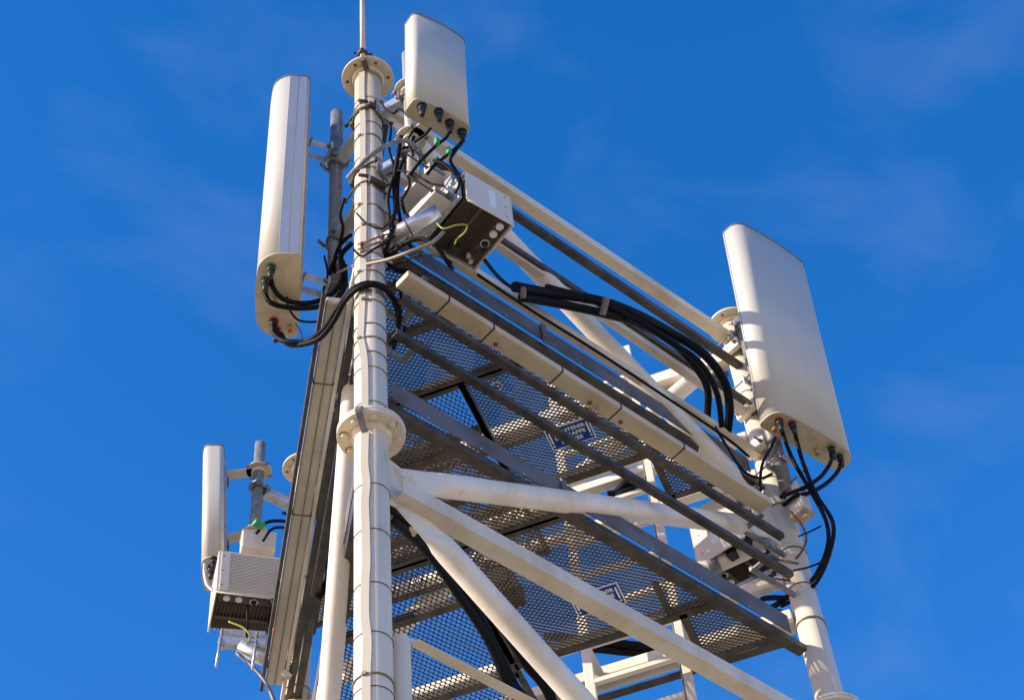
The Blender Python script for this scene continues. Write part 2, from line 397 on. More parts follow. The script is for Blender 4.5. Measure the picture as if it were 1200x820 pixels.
for xx in (.66, 1.30, 1.52):
    bm = BM(); cyl(bm, (xx + .03, -.145, -2.1315), (xx + .03, -.145, -2.1295), .013, n=12); obj('rust_spot', bm, M_BROWN, c1)
c2 = channel(onFT(.10, -2.06, .155), onFT(LF - .15, -2.06, .155), w=.10, m=M_GREYBEIGE)
bm = BM(); bar(bm, onFT(.10, -2.0895, .150), onFT(LF - .15, -2.0895, .150), .006, .006); obj('lid_seam', bm, M_SEAM, c2)
for s_ in (.62, 1.55): 
    bm = BM(); x, y, d = frame(dFT); box(bm, onFT(s_, -2.06, .155), (.106, .060, .006), (x, y, d)); obj('cable_tie', bm, M_DARK, c2)
ang((0.086, -0.150, -2.235), (2.757, -0.150, -2.257), .042, .036, .006, M_RAIL, 'antenna_rail', sx=1)
ang((0.042, -0.150, -2.542), (2.750, -0.150, -2.557), .042, .036, .006, M_RAIL, 'antenna_rail', sx=1)
ang((0.456, -0.050, -0.502), (3.038, -0.050, -0.519), .045, .045, .006, M_RAIL, 'guard_rail', sx=1)
ang((0.733, -0.050, -0.904), (2.944, -0.050, -0.907), .045, .045, .006, M_RAIL, 'guard_rail', sx=1)
ang(onFT(.05, -2.10, .232), onFT(LF - .1, -2.10, .232), .02, .05, .006, M_RAIL, 'antenna_rail', sx=-1)
ang(onFT(-.02, -2.085, .100), onFT(LF, -2.085, .100), .022, .05, .006, M_CREAM, 'antenna_rail', sx=-1)
ang(onFT(-.02, -2.10, .068), onFT(LF, -2.10, .068), .035, .05, .006, M_RAIL, 'antenna_rail', sx=-1)
ang(onFT(.04, -2.11, .022), onFT(LF, -2.11, .022), .042, .05, .006, M_RAIL, 'antenna_rail', sx=-1)
ang(onFT(.04, -.41, -.08), onFT(LF, -.41, -.08), .045, .045, .006, M_RAIL, 'guard_rail', sx=-1)
ang(onTR(.1, -2.72, .05), onTR(LT - .1, -2.72, .05), .06, .05, .006, M_RAIL, 'antenna_rail', sx=-1)
ang(onTR(.1, -.41, .05), onTR(LT - .1, -.41, .05), .045, .045, .006, M_RAIL, 'guard_rail', sx=-1)

for xx, zz, ln in ((.20, -2.085, .20), (2.55, -2.085, .20), (.20, -2.545, .15), (2.60, -2.545, .15), (.20, -2.235, .15), (2.60, -2.235, .15)):
    bm = BM(); bar(bm, (xx, -.01, zz + .06), (xx, -ln, zz + .06), .03, .012); obj('rail_bracket', bm, M_GALV, tower)
    bm = BM(); bar(bm, (xx - .16 if xx < 1 else xx + .38, 0, zz + .06), (xx + .02 if xx < 1 else xx - .02, 0, zz + .06), .02, .03); obj('rail_bracket', bm, M_GALV, tower)
# ------------------------------------------------------------------ expanded-metal platforms
def po(off, b, z): return RR + nRT*off + dTR*(b - 1.4815) + V((0, 0, z))
def in_tri(p, m=.05):
    return p.y > m + .0 and (p.x*nFT.x + p.y*nFT.y) < -m and ((p - RR).x*nRT.x + (p - RR).y*nRT.y) < -m
def mesh_panel(name, z, o0, o1, b0, b1, along_b, parent, LW=.034, RS=.0143):
    """real strands of expanded metal; each row is a zigzag ribbon, tilted like a slit and stretched sheet"""
    bm = BM()
    if along_b: e, s = dTR, nRT; l0, l1, s0, s1 = b0, b1, o0, o1
    else: e, s = nRT, dTR; l0, l1, s0, s1 = o0, o1, b0, b1
    tl = R(-28) if along_b else R(28); zz = V((0, 0, 1)); hw = .0058 if along_b else .0036
    if not along_b: RS = .0150; LW = .048; tl = 0
    w1 = (s*math.cos(tl) + zz*math.sin(tl))*hw; t1 = (zz*math.cos(tl) - s*math.sin(tl))*.0013
    j0 = int(math.floor(s0/RS)); j1 = int(math.ceil(s1/RS))
    for j in range(j0, j1 + 1):
        i0 = int(math.floor(l0/(LW/2))); i1 = int(math.ceil(l1/(LW/2)))
        run = []
        def flush(run):
            if len(run) < 2: return
            vs = []
            for p in run: vs.append([bm.verts.new(p + w1*a + t1*c) for a, c in ((-1, -1), (1, -1), (1, 1), (-1, 1))])
            for A, B in zip(vs, vs[1:]):
                for q in range(4): bm.faces.new((A[q], A[(q+1) % 4], B[(q+1) % 4], B[q]))
        for i in range(i0, i1 + 1):
            yy = j*RS + (RS*.44 if (i + j) % 2 == 0 else -RS*.44)
            for dx in (-.27, .27):
                l = (i + dx)*LW/2
                l_, s_ = (l, yy)
                ok = l0 <= l_ <= l1 and s0 <= s_ <= s1
                p = po(s_, l_, z) if along_b else po(l_, s_, z)
                if ok and in_tri(p): run.append(p)
                else: flush(run); run = []
        flush(run)
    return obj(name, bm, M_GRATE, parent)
def clip_line(off, b0, b1, m=.05):
    n = 400; ins = [b0 + (b1 - b0)*i/n for i in range(n+1)]; ins = [b for b in ins if in_tri(po(off, b, 0), m)]
    return (ins[0], ins[-1]) if ins else None
def platform(z, label, crosses, zk):
    t = thing('platform', (1.4, .9, z), label, 'platform', 'mesh work platforms between the tower legs')
    hb = .09 if z > -2 else -.03
    mesh_panel('grating', z + .004, -2.5, -1.545, -1.8, 1.5, True, t)
    hp = mesh_panel('hatch_grating', z + .004, -1.515, -.62, hb + .03, 1.45, True, t)
    mesh_panel('grating', z + .004, -1.515, -.10, -1.7, hb - .03, False, t)
    mesh_panel('grating', z + .004, -.60, -.20, .90, 1.45, True, t)
    def fb(a, b, w=.045, h=.045, name='frame_bar', m=M_RAIL, sx=1):
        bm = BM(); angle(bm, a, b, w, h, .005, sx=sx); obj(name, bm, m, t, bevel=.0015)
    for off in crosses:
        r = clip_line(off, -1.7, 1.45, .03)
        if r: fb(po(off, r[0], z - .006), po(off, r[1], z - .006))
    r = clip_line(-1.19, -1.7, hb, .03); fb(po(-1.17, r[0], z - .006), po(-1.17, r[1], z - .006))
    r = clip_line(-.60, hb, 1.45, .03); fb(po(-.615, r[0], z - .006), po(-.615, r[1], z - .006), .05, .06)
    r = clip_line(-.60, -1.7, hb, .03); fb(po(-.55, r[0], z - .006), po(-.55, r[1], z - .006))
    r = clip_line(-.08, -1.7, hb, .03); fb(po(-.08, r[0], z - .006), po(-.08, r[1], z - .006), sx=-1)
    r = clip_line(-.19, .88, 1.45, .03); fb(po(-.19, .88, z - .006), po(-.19, r[1], z - .006), sx=-1)
    fb(po(-1.50, hb + .025, z - .006), po(-.62, hb + .025, z - .006), .04, .04); fb(po(-1.53, hb - .02, z - .006), po(-.08, hb - .02, z - .006), .04, .04, sx=-1)
    fb(po(-.60, .885, z - .006), po(-.19, .885, z - .006), sx=-1); fb(po(-.62, .83, z - .006), po(-.88, .83, z - .006), .035, .035)
    for off in (-1.52, -1.50):
        pass
    # perimeter angles and kick plates
    fb(V((.09, .012, z - .012)), V((2.925, .012, z - .012)), .06, .045, 'edge_angle')
    fb(onFT(.1, z - .012, -.02), onFT(LF - .1, z - .012, -.02), .07, .05, 'edge_angle', sx=-1)
    for a, b, nn in ((V((.12, -.004, z + .095)), V((2.80, -.004, z + .095)), nFR), (onFT(.1, z + .105, -.01), onFT(LF - .15, z + .105, -.01), nFT)):
        bm = BM(); bar(bm, a, b, .005, .125); kp = obj('kick_plate', bm, M_PLATE, t)
        m_ = a.lerp(b, .40); x, y, d = frame(b - a)
        bm = BM(); bar(bm, m_ + V(nn)*.012 - V((0, 0, .09)), m_ + V(nn)*.012 + V((0, 0, .075)), .035, .012, up=nn); cyl(bm, m_ + V(nn)*.012 - V((0, 0, .06)), m_ + V(nn)*.034 - V((0, 0, .06)), .010, n=6)
        obj('joint_clip', bm, M_PLATE, kp, bevel=.002)
        for q in (.08, .2, .3, .5, .62, .75, .88):
            m_ = a.lerp(b, q); bm = BM(); cyl(bm, m_ + V(nn)*.003 - V((0, 0, .055)), m_ + V(nn)*.009 - V((0, 0, .055)), .006, n=6); obj('rivet', bm, M_GALVL, kp)
    bm = BM(); hollow(bm, po(-1.42, hb + .18, z - .012), po(-1.42, hb + .18, z + .03), .03); obj('hatch_ring', bm, M_GALVL, t)
    return t
P_UP = platform(-1.60, 'upper mesh platform of dark expanded metal, directly behind the top two antennas', (-2.28, -1.97, -1.53, -1.555), 0)
P_LO = platform(-2.87, 'lower mesh platform of dark expanded metal, just above the flange joint of the front leg', (-2.14, -1.84, -1.53, -1.555), 0)

# signs fixed under the hatches
def text_mesh(s, size, M, m, name, parent, ext=.0015, bold=.0):
    c = bpy.data.curves.new('t', 'FONT'); c.body = s; c.size = size; c.extrude = ext; c.offset = bold; c.align_x = 'CENTER'; c.align_y = 'CENTER'; c.space_character = 1.06
    o_ = bpy.data.objects.new('t', c); COL.objects.link(o_); dg = bpy.context.evaluated_depsgraph_get(); me = bpy.data.meshes.new_from_object(o_.evaluated_get(dg))
    bpy.data.objects.remove(o_); bm = BM(); bm.from_mesh(me); bm.transform(M); bpy.data.meshes.remove(me)
    return obj(name, bm, m, parent)
def sign(c, z, label):
    c = V(c); c.z = z
    ex = dTR.copy(); ey = -nRT.copy(); ez = V((0, 0, -1))     # reads from below
    if ex.cross(ey).z > 0: pass
    Mx = Matrix((ex, ey, ez)).transposed().to_4x4()
    def W(x, y, h): return c + ex*x + ey*y + ez*h
    t = thing('hatch_sign', c, label, 'sign', 'blue signs under the hatches')
    bm = BM(); box(bm, c, (.262, .162, .003), (ex, ey, ez)); obj('backing_plate', bm, M_LETTER, t, bevel=.001)
    bm = BM(); box(bm, W(0, 0, .003), (.246, .146, .002), (ex, ey, ez)); obj('blue_face', bm, M_BLUE, t)
    for s, y in (('MAINTENIR', .042), ('LA TRAPPE', .002), ('FERMEE', -.038)):
        M4 = Matrix.Translation(W(0, y, .0052)) @ Mx
        text_mesh(s, .036, M4, M_LETTER, 'lettering', t, .0006, .0012)
    for sx_ in (-1, 1):
        bm = BM(); box(bm, W(sx_*.111, .012, .0052), (.010, .085, .0015), (ex, ey, ez)); cyl(bm, W(sx_*.111, -.048, .0045), W(sx_*.111, -.048, .0062), .007, n=14)
        obj('warning_mark', bm, M_LETTER, t)
    return t
sign((1.714, .376, 0), -1.628, 'blue MAINTENIR LA TRAPPE FERMEE sign under the upper platform hatch, nearly all of it readable')
sign((1.748, .378, 0), -2.898, 'blue MAINTENIR LA TRAPPE FERMEE sign under the lower platform, half hidden by a cream bar')

# ------------------------------------------------------------------ ladder through the notch at the back
lad = thing('ladder', (2.28, .66, GZ), 'white access ladder with flat rungs climbing the far side of the tower past both platforms', 'ladder')
def onL(b, z, d=0): return RR + nRT*(-.30 + d) + dTR*(b - 1.4815) + V((0, 0, z))
for b_, zt in ((.294, -.20), (.817, -.23)):
    bm = BM(); bar(bm, onL(b_, GZ), onL(b_, zt), .055, .028, up=nRT); obj('stringer', bm, M_WHITE, lad, bevel=.004)
z_ = -.52
while z_ > GZ + .2:
    bm = BM(); bar(bm, onL(.30, z_), onL(.812, z_), .032, .030); obj('rung', bm, M_WHITE, lad, bevel=.004); z_ -= .262
for b_ in (.294, .817):
    for zb in (-2.62, -5.6, -8.6):
        bm = BM(); bar(bm, onL(b_, zb), onL(b_, zb, .27), .05, .008); obj('wall_bracket', bm, M_WHITE, lad)
bm = BM(); tube(bm, [onL(.80, -.3, -.05), onL(.80, -6, -.05), onL(.80, GZ + .1, -.05)], .005, k=1); obj('fall_arrest_cable', bm, M_GALV, lad)
# vertical service pipes left of the ladder
for i, (b_, r_, m_) in enumerate(((.10, .028, M_GALV), (.16, .014, M_WHITE), (.205, .010, M_WHITE), (.03, .020, M_GALVL))):
    bm = BM(); cyl(bm, onL(b_, GZ, .05), onL(b_, -3.05 - .06*i, .05), r_, n=18)
    lb = ('thick grey service pipe rising beside the ladder, below the lower platform', 'thin white conduit nearest the thick grey service pipe', 'thinnest white conduit, next to the left ladder stringer', 'zinc service pipe farthest left of the ladder')[i]
    obj('service_pipe', bm, m_, label=lb, cat='pipe', group='service pipes beside the ladder')

# ------------------------------------------------------------------ straps, clamps and the flat conduit on the legs
def zF(py):   # leg height seen at pixel row, front leg
    return {0: 0}.get(py, 0)
def leg_band(P, z, r=.0035, tilt=(0, 0, 1), clamp=False, leg=legs[0], m=M_BAND):
    bm = BM(); ring(bm, up(P, z), tilt, LR + .003, r, n=48, m=8)
    if clamp:
        a = random.uniform(-2.9, -2.3); c = up(P, z) + V((math.cos(a), math.sin(a), 0))*(LR + .012)
        box(bm, c, (.012, .018, .014), (V((math.cos(a), math.sin(a), 0)), V((-math.sin(a), math.cos(a), 0)), V((0, 0, 1))))
    obj('strap', bm, m, leg)
for z, r, tl in ((-.05, .0025, 0), (-.33, .002, .02), (-.40, .0045, .12), (-.60, .003, .0), (-.74, .0050, .1), (-.95, .003, -.03), (-1.07, .0035, .05), (-1.23, .003, 0), (-1.42, .0035, -.08), (-1.62, .004, .06), (-1.86, .004, -.05), (-2.02, .0045, .03), (-2.26, .0045, -.04), (-2.45, .003, .02), (-2.555, .004, .0), (-2.67, .003, .04), (-2.78, .0022, .0), (-3.03, .002, 0), (-4.66, .005, .06)):
    leg_band(F, z, r, (tl*.7, tl*.7, 1), clamp=r > .0032)
for z in (-3.58, -3.86, -4.17, -4.44, -4.72, -5.1, -5.5, -6.0): leg_band(F, z, .0016, leg=legs[0], m=M_DARK)  # dark rings draw the thin shadow lines at the lower leg's seams
for z, r in ((-1.78, .005), (-2.14, .005), (-2.42, .004), (-2.68, .0065)): leg_band(RR, z, r, (.03, .02, 1), leg=legs[1])
for z, r in ((-.5, .004), (-1.1, .004), (-1.6, .004), (-2.0, .004)): leg_band(T, z, r, leg=legs[2])
# coarse rope-like band wound over the right leg
bm = BM(); pts = [RR + V((math.cos(i*.42)*(LR + .002), math.sin(i*.42)*(LR + .002), -1.98 - i*.0022)) for i in range(0, 130)]
tube(bm, pts, .0035, n=6, k=1); obj('wound_wire', bm, M_CREAM, legs[1])
cn = V((-.836, -.545, 0)).normalized(); rt_ = V((-cn.y, cn.x, 0))
def fc(z, j=0): return up(F, z) + cn*(LR + .003) - rt_*j
zs = [-.045, -.3, -.6, -.95, -1.3, -1.7, -2.1, -2.45, -2.56, -2.75, -3.12]
js = [.008, .010, .004, .006, .0, .004, .008, .018, .020, .002, .0]
bm = BM(); ribbon(bm, [fc(z, j) for z, j in zip(zs, js)], .034, .006, cn); obj('flat_conduit', bm, M_STRIP, legs[0])
bm = BM(); ribbon(bm, [fc(-3.13, 0) , fc(-3.165, 0) + cn*.085, fc(-3.20, 0) + cn*.085, fc(-3.25, 0)], .030, .006, cn, k=4); obj('flat_conduit', bm, M_GALV, legs[0])
bm = BM(); ribbon(bm, [fc(z, j) for z, j in ((-3.25, 0), (-3.45, .004), (-3.58, -.004), (-3.7, .003), (-3.86, 0), (-4.05, -.002), (-4.17, .003), (-4.35, .005), (-4.5, -.004), (-4.72, .002), (-5.2, 0), (-6.3, 0))], .036, .006, cn); obj('flat_conduit', bm, M_STRIP, legs[0])

# ------------------------------------------------------------------ lightning rod
RP = V((-0.113, -0.099, 0.000))
rod = thing('lightning_rod', (RP.x, RP.y, -.02), 'thin copper-coloured lightning rod clamped on the front leg top flange', 'lightning rod')
bm = BM(); cyl(bm, RP + V((0, 0, -.02)), RP + V((0, 0, 2.2)), .0155, .012, n=16); cyl(bm, RP + V((0, 0, 2.2)), RP + V((0, 0, 2.32)), .012, .002, n=12); obj('rod', bm, mat('rod_copper', (.62, .46, .36), .4, .5, alt=(.5, .36, .28), scale=9, amt=.8), rod)
bm = BM(); box(bm, RP + V((0, 0, .03)), (.06, .045, .018)); box(bm, RP + V((0, 0, .06)), (.05, .04, .012)); hexbolt(bm, RP + V((-.03, .02, .04)), (-1, .6, 0), .009, .02); hexbolt(bm, RP + V((.03, -.02, .04)), (1, -.6, 0), .009, .02); obj('clamp', bm, M_RAIL, rod, bevel=.002)
bm = BM(); bar(bm, RP + V((.0, .0, -.010)), V((-.055, -.065, -.045)), .03, .008); obj('foot_strap', bm, M_RAIL, rod)

# ------------------------------------------------------------------ mounting poles with their stand-off arms
def pole(P, z0, z1, leg, arms, label, r=.038, m=M_GALV):
    P = V(P); leg = V(leg)
    t = thing('mounting_pole', (P.x, P.y, z0), label, 'mounting pole', 'steel poles standing off the tower legs')
    bm = BM(); hollow(bm, up(P, z0), up(P, z1), r, .004, 36); bm2 = bm
    obj('tube', bm, m, t)
    bm = BM(); cyl(bm, up(P, z1 - .012), up(P, z1 - .006), r - .004, n=28); cyl(bm, up(P, z0 + .10), up(P, z0 + .104), r - .004, n=28); obj('bore_shade', bm, M_DARK, t)  # dark discs stand in for the shade inside the open pipe
    d = (P - leg); d.z = 0; d.normalize(); s = V((-d.y, d.x, 0)); Lh = (V((P.x, P.y, 0)) - V((leg.x, leg.y, 0))).length
    for z in arms:
        a = up(leg, z) + d*(LR + .012); b = up(P, z) - d*(r + .008)
        bm = BM(); prof(bm, a, b, [(-.032, -.032), (.032, -.032), (.032, .032), (.026, .032), (.026, -.026), (-.026, -.026), (-.026, .032), (-.032, .032)])
        ar = obj('stand_off_arm', bm, M_GALVL, t, bevel=.0015)
        for q_ in (a, b):
            bm = BM(); box(bm, q_, (.008, .105, .072), (d, s, V((0, 0, 1)))); obj('clamp_plate', bm, M_GALV, ar, bevel=.0015)
        for c, q, sg in ((up(leg, z), LR, -1), (up(P, z), r, 1)):
            bm = BM()
            x = d*sg
            pts = []
            for k in range(13):
                an = -math.pi/2 + math.pi*k/12
                pts.append(c + s*(q + .007)*math.sin(an) + x*(q + .007)*math.cos(an))
            pts = [c + s*(-(q + .007)) - x*(q + .03)] + pts + [c + s*(q + .007) - x*(q + .03)]
            tube(bm, pts, .0065, n=8, k=1)
            for e_ in (-1, 1):
                cyl(bm, c + s*e_*(q + .007) - x*(q + .032), c + s*e_*(q + .007) - x*(q + .014), .012, n=6)
            cyl(bm, c + x*(q + .02) + s*q*.8, c + x*(q + .02) + s*(q*.8 + .05) - x*.02, .011, n=6)
            # jaw block on the far side
            box(bm, c + x*(q + .010), (.02, q*1.25, .045), (x, s, V((0, 0, 1))))
            obj('u_bolt', bm, M_GALV if sg > 0 else M_RAIL, ar)
    return t
PA1 = (.09, -.262, 0); PA2 = (.04, .355, 0); PA3 = (1.15, 2.70, 0); PA4 = (2.95, -.125, 0)
pole(PA1, -1.29, .02, F, (-.47, -1.08), 'bright zinc pole behind the topmost antenna, its open lower end above the bracket plates', .034, M_GALVL)
pole(PA2, -1.84, .12, F, (-.45, -1.22), 'dull grey pole left of the front leg, open at the bottom', .038)
pole(PA3, -1.35, .03, T, (-.42, -1.1), 'blue-grey pole with a rusty top beside the lone far-left leg flange', .038)
# right pole is clamped close to its leg
t = thing('mounting_pole', (2.93, -.12, -1.80), 'short grey pole behind the biggest antenna, its open end showing below it', 'mounting pole', 'steel poles standing off the tower legs')
bm = BM(); hollow(bm, (2.93, -.13, -1.78), (2.93, -.13, -.12), .042, .004, 36); obj('tube', bm, M_GALV, t)
bm = BM(); cyl(bm, (2.93, -.13, -1.66), (2.93, -.13, -1.655), .038, n=28); obj('bore_shade', bm, M_DARK, t)  # dark disc up the bore, coloured as the shade of the open end
for z in (-.25, -.72, -1.52):
    for c_, s_ in (((2.965, -.075, z), (.20, .012, .06)), ((2.93, -.185, z), (.13, .012, .05)), ((2.99, .09, z), (.20, .012, .06))):
        bm = BM(); box(bm, c_, s_); cp = obj('clamp_plate', bm, M_GALVL, t, bevel=.002)
    for xx in (2.875, 3.085): bm = BM(); cyl(bm, (xx, -.21, z), (xx, .13, z), .006, n=8); cyl(bm, (xx, -.20, z), (xx, -.19, z), .013, n=6); cyl(bm, (xx, .096, z), (xx, .108, z), .013, n=6); obj('threaded_rod', bm, M_GALV, t)

# ------------------------------------------------------------------ panel antennas
def antenna(c, ang_, w, th, h, lean, pole_p, conns, label, brk=(.12, .86), front_r=.5, rim=True, discs=False, stubs=(), chassis=False):
    """c: bottom centre; ang_: rotation of the width axis from +x; front is local -y"""
    c = V(c); ca, sa = math.cos(ang_), math.sin(ang_)
    ex = V((ca, sa, 0)); ef = V((sa, -ca, 0)); ez = (V((0, 0, 1)) + ef*math.tan(lean)).normalized()
    t = thing('panel_antenna', c, label, 'antenna', 'panel antennas on the tower corners')
    def prof_pts(grow=0):
        hw = w/2 + grow; hb = th/2 + grow; pts = []
        rb = min(.035, hb*.45); bulge = th*.16; rf = min(hw*.55, th*front_r)
        n = 8
        for (cx, cy, r, a0, a1) in ((hw - rf, -hb + rf, rf, -90, 0), (hw - rb, hb - rb, rb, 0, 90), (-hw + rb, hb - rb, rb, 90, 180), (-hw + rf, -hb + rf, rf, 180, 270)):
            for k in range(n + 1):
                a = R(a0 + (a1 - a0)*k/n); pts.append((cx + r*math.cos(a), cy + r*math.sin(a)))
        o_ = []
        for x, y in pts:
            if y < 0: y -= bulge*max(0, 1 - (x/hw)**2)
            o_.append((x, y))
        # extra points across the front so that it curves
        fr = []
        for k in range(1, 12):
            x = -(hw - rf) + 2*(hw - rf)*k/12; fr.append((x, -hb - bulge*(1 - (x/hw)**2)))
        return o_ + fr
    def ringv(bm, z, grow=0):
        return [bm.verts.new(c + ex*x - ef*y + ez*z) for x, y in prof_pts(grow)]
    def shell(name, z0, z1, grow, m, caps=True, parent=t, smooth=True, dome=0):
        bm = BM(); lv = [ringv(bm, z0, grow), ringv(bm, z1, grow)]
        if dome: lv.append(ringv(bm, z1 + dome*.6, grow - dome*.5)); lv.append(ringv(bm, z1 + dome, grow - dome*1.6))
        n = len(lv[0])
        for A, B in zip(lv, lv[1:]):
            for i in range(n):
                f = bm.faces.new((A[i], A[(i+1) % n], B[(i+1) % n], B[i])); f.smooth = True
        bm.faces.new(lv[0][::-1]); bm.faces.new(lv[-1]); return obj(name, bm, m, parent)
    # ef*y sign: local y positive = back
    shell('radome', .008, h - .010, 0, M_RADOME)
    shell('top_cap', h - .013, h - .004, .003, M_SEAM, dome=.004)
    shell('bottom_cap', 0, .012, .0015, M_CAP)
    if chassis:
        for s_ in (-1, 1):
            for (y0, y1, pr) in ((-.10, .16, .004), (.19, .42, .006)):
                bm = BM(); box(bm, c + ex*(s_*(w/2 - (.0 if y1 < .3 else .002))) - ef*(th*(y0 + y1)/2) + ez*(h/2), (pr, th*(y1 - y0), h - .03), (ex, -ef, ez)); obj('chassis_rail', bm, M_CHROME, t, bevel=.0015)
    else:
        for s_ in (-1, 1):
            bm = BM(); bar(bm, c + ex*(s_*w/2) - ef*(th*.30) + ez*.02, c + ex*(s_*w/2) - ef*(th*.30) + ez*(h - .02), .003, .004); obj('side_seam', bm, M_SEAM, t)
    # back rails
    bb = c - ef*(th/2 + .006)
    bm = BM(); bar(bm, bb + ez*.05, bb + ez*(h - .05), w*.38, .012, up=ef); obj('back_rail', bm, M_GALVL, t, bevel=.002)
    pp = V(pole_p)
    for q in brk:
        p = bb + ez*(h*q); pc = V((pp.x, pp.y, p.z)); dd = (pc - p); gap = dd.length; dd.normalize(); ss = V((-dd.y, dd.x, 0))
        if discs:
            bm = BM()
            cc = pc - dd*.0
            cyl(bm, cc - V((0, 0, .005)), cc + V((0, 0, .005)), .085, n=36); bar(bm, cc, p + dd*.015, .075, .010)
            cyl(bm, cc - V((0, 0, .03)), cc + V((0, 0, .03)), .048, n=28)
            bk = obj('bracket_disc', bm, M_CREAM, t, bevel=.002)
        else:
            bm = BM(); box(bm, pc - dd*.046, (.014, .13, .07), (dd, ss, V((0, 0, 1)))); box(bm, pc + dd*.046, (.014, .13, .05), (dd, ss, V((0, 0, 1))))
            for e_ in (-1, 1): bar(bm, pc - dd*.05 + ss*e_*.042, p + ss*e_*.042 + dd*.0, .006, .06)
            bk = obj('tilt_bracket', bm, M_GALVL, t, bevel=.0015)
        for e_ in (-1, 1):
            bm = BM(); cyl(bm, pc - dd*.075 + ss*e_*.055, pc + dd*.085 + ss*e_*.055, .006, n=8); cyl(bm, pc + dd*.054 + ss*e_*.055, pc + dd*.066 + ss*e_*.055, .012, n=6)
            cyl(bm, pc - dd*.066 + ss*e_*.055, pc - dd*.054 + ss*e_*.055, .012, n=6); obj('bracket_bolt', bm, M_GALV, bk)
        bm = BM(); bar(bm, p + ss*.065 + V((0, 0, -.045)), p + ss*.065 + V((0, 0, .055)), .008, .014, up=dd)
        cyl(bm, p - ss*.07, p + ss*.07, .007, n=8)
        obj('hinge_pin', bm, M_GALV, bk)
    for (cx, cy, col) in conns:
        p = V((cx, cy, c.z))
        bm = BM(); cyl(bm, p - V((0, 0, .002)), p - V((0, 0, .010)), .026, n=20); cn_ = obj('connector_collar', bm, {'g': M_GREEN, 'r': M_RED, 'k': M_DARK}[col], t)
        bm = BM(); cyl(bm, p - V((0, 0, .010)), p - V((0, 0, .045)), .021, .021, n=18); cyl(bm, p - V((0, 0, .045)), p - V((0, 0, .10)), .019, .012, n=18)
        obj('connector', bm, M_DARK, cn_)
    for (cx, cy, col) in stubs:
        p = V((cx, cy, c.z)); bm = BM(); cyl(bm, p, p - V((0, 0, .03)), .014, n=14); cyl(bm, p - V((0, 0, .03)), p - V((0, 0, .036)), .017, n=14); s_ = obj('spare_port', bm, M_CAP, t)
        bm = BM(); cyl(bm, p - V((0, 0, .036)), p - V((0, 0, .042)), .012, n=14); obj('port_mark', bm, {'g': M_GREEN, 'r': M_RED, 'k': M_DARK}[col], s_)
    return t
antenna((.095, -.475, -1.0), R(-7), .355, .115, .92, R(2.0), PA1, [(-.03, -.500, 'k'), (.062, -.53, 'k'), (.150, -.512, 'k'), (.238, -.508, 'k')], 'small panel antenna at the very top, right of the lightning rod', brk=(.10, .66), front_r=.24, discs=True)
antenna((-.215, .47, -1.8), R(236), .53, .195, 1.81, R(-.3), PA2, [(-.361, .346, 'g'), (-.335, .43, 'g'), (-.150, .619, 'r'), (-.105, .66, 'r')], 'tall slim sunlit panel antenna just left of the front leg, with an oval bottom', brk=(.07, .80), front_r=.5, chassis=True, stubs=((-.23, .50, 'g'), (-.06, .60, 'r')))
antenna((.985, 2.875, -1.17), R(233), .30, .125, 1.08, R(3.2), PA3, [(.90, 2.76, 'k'), (.93, 2.83, 'k')], 'small narrow panel antenna at far left behind the ribbed white radio unit', brk=(.30, .86), front_r=.28, discs=True)
antenna((3.03, -.290, -1.4), R(-2.6), .66, .145, 1.845, R(3.2), (2.93, -.13, 0), [(2.770, -.308, 'r'), (2.850, -.338, 'r'), (3.176, -.345, 'g'), (3.262, -.33, 'g')], 'biggest and widest panel antenna, at the right leg, with shadow stripes on its sunlit edge', brk=(.28, .65), front_r=.5, stubs=((2.78, -.255, 'r'), (3.12, -.275, 'g')))

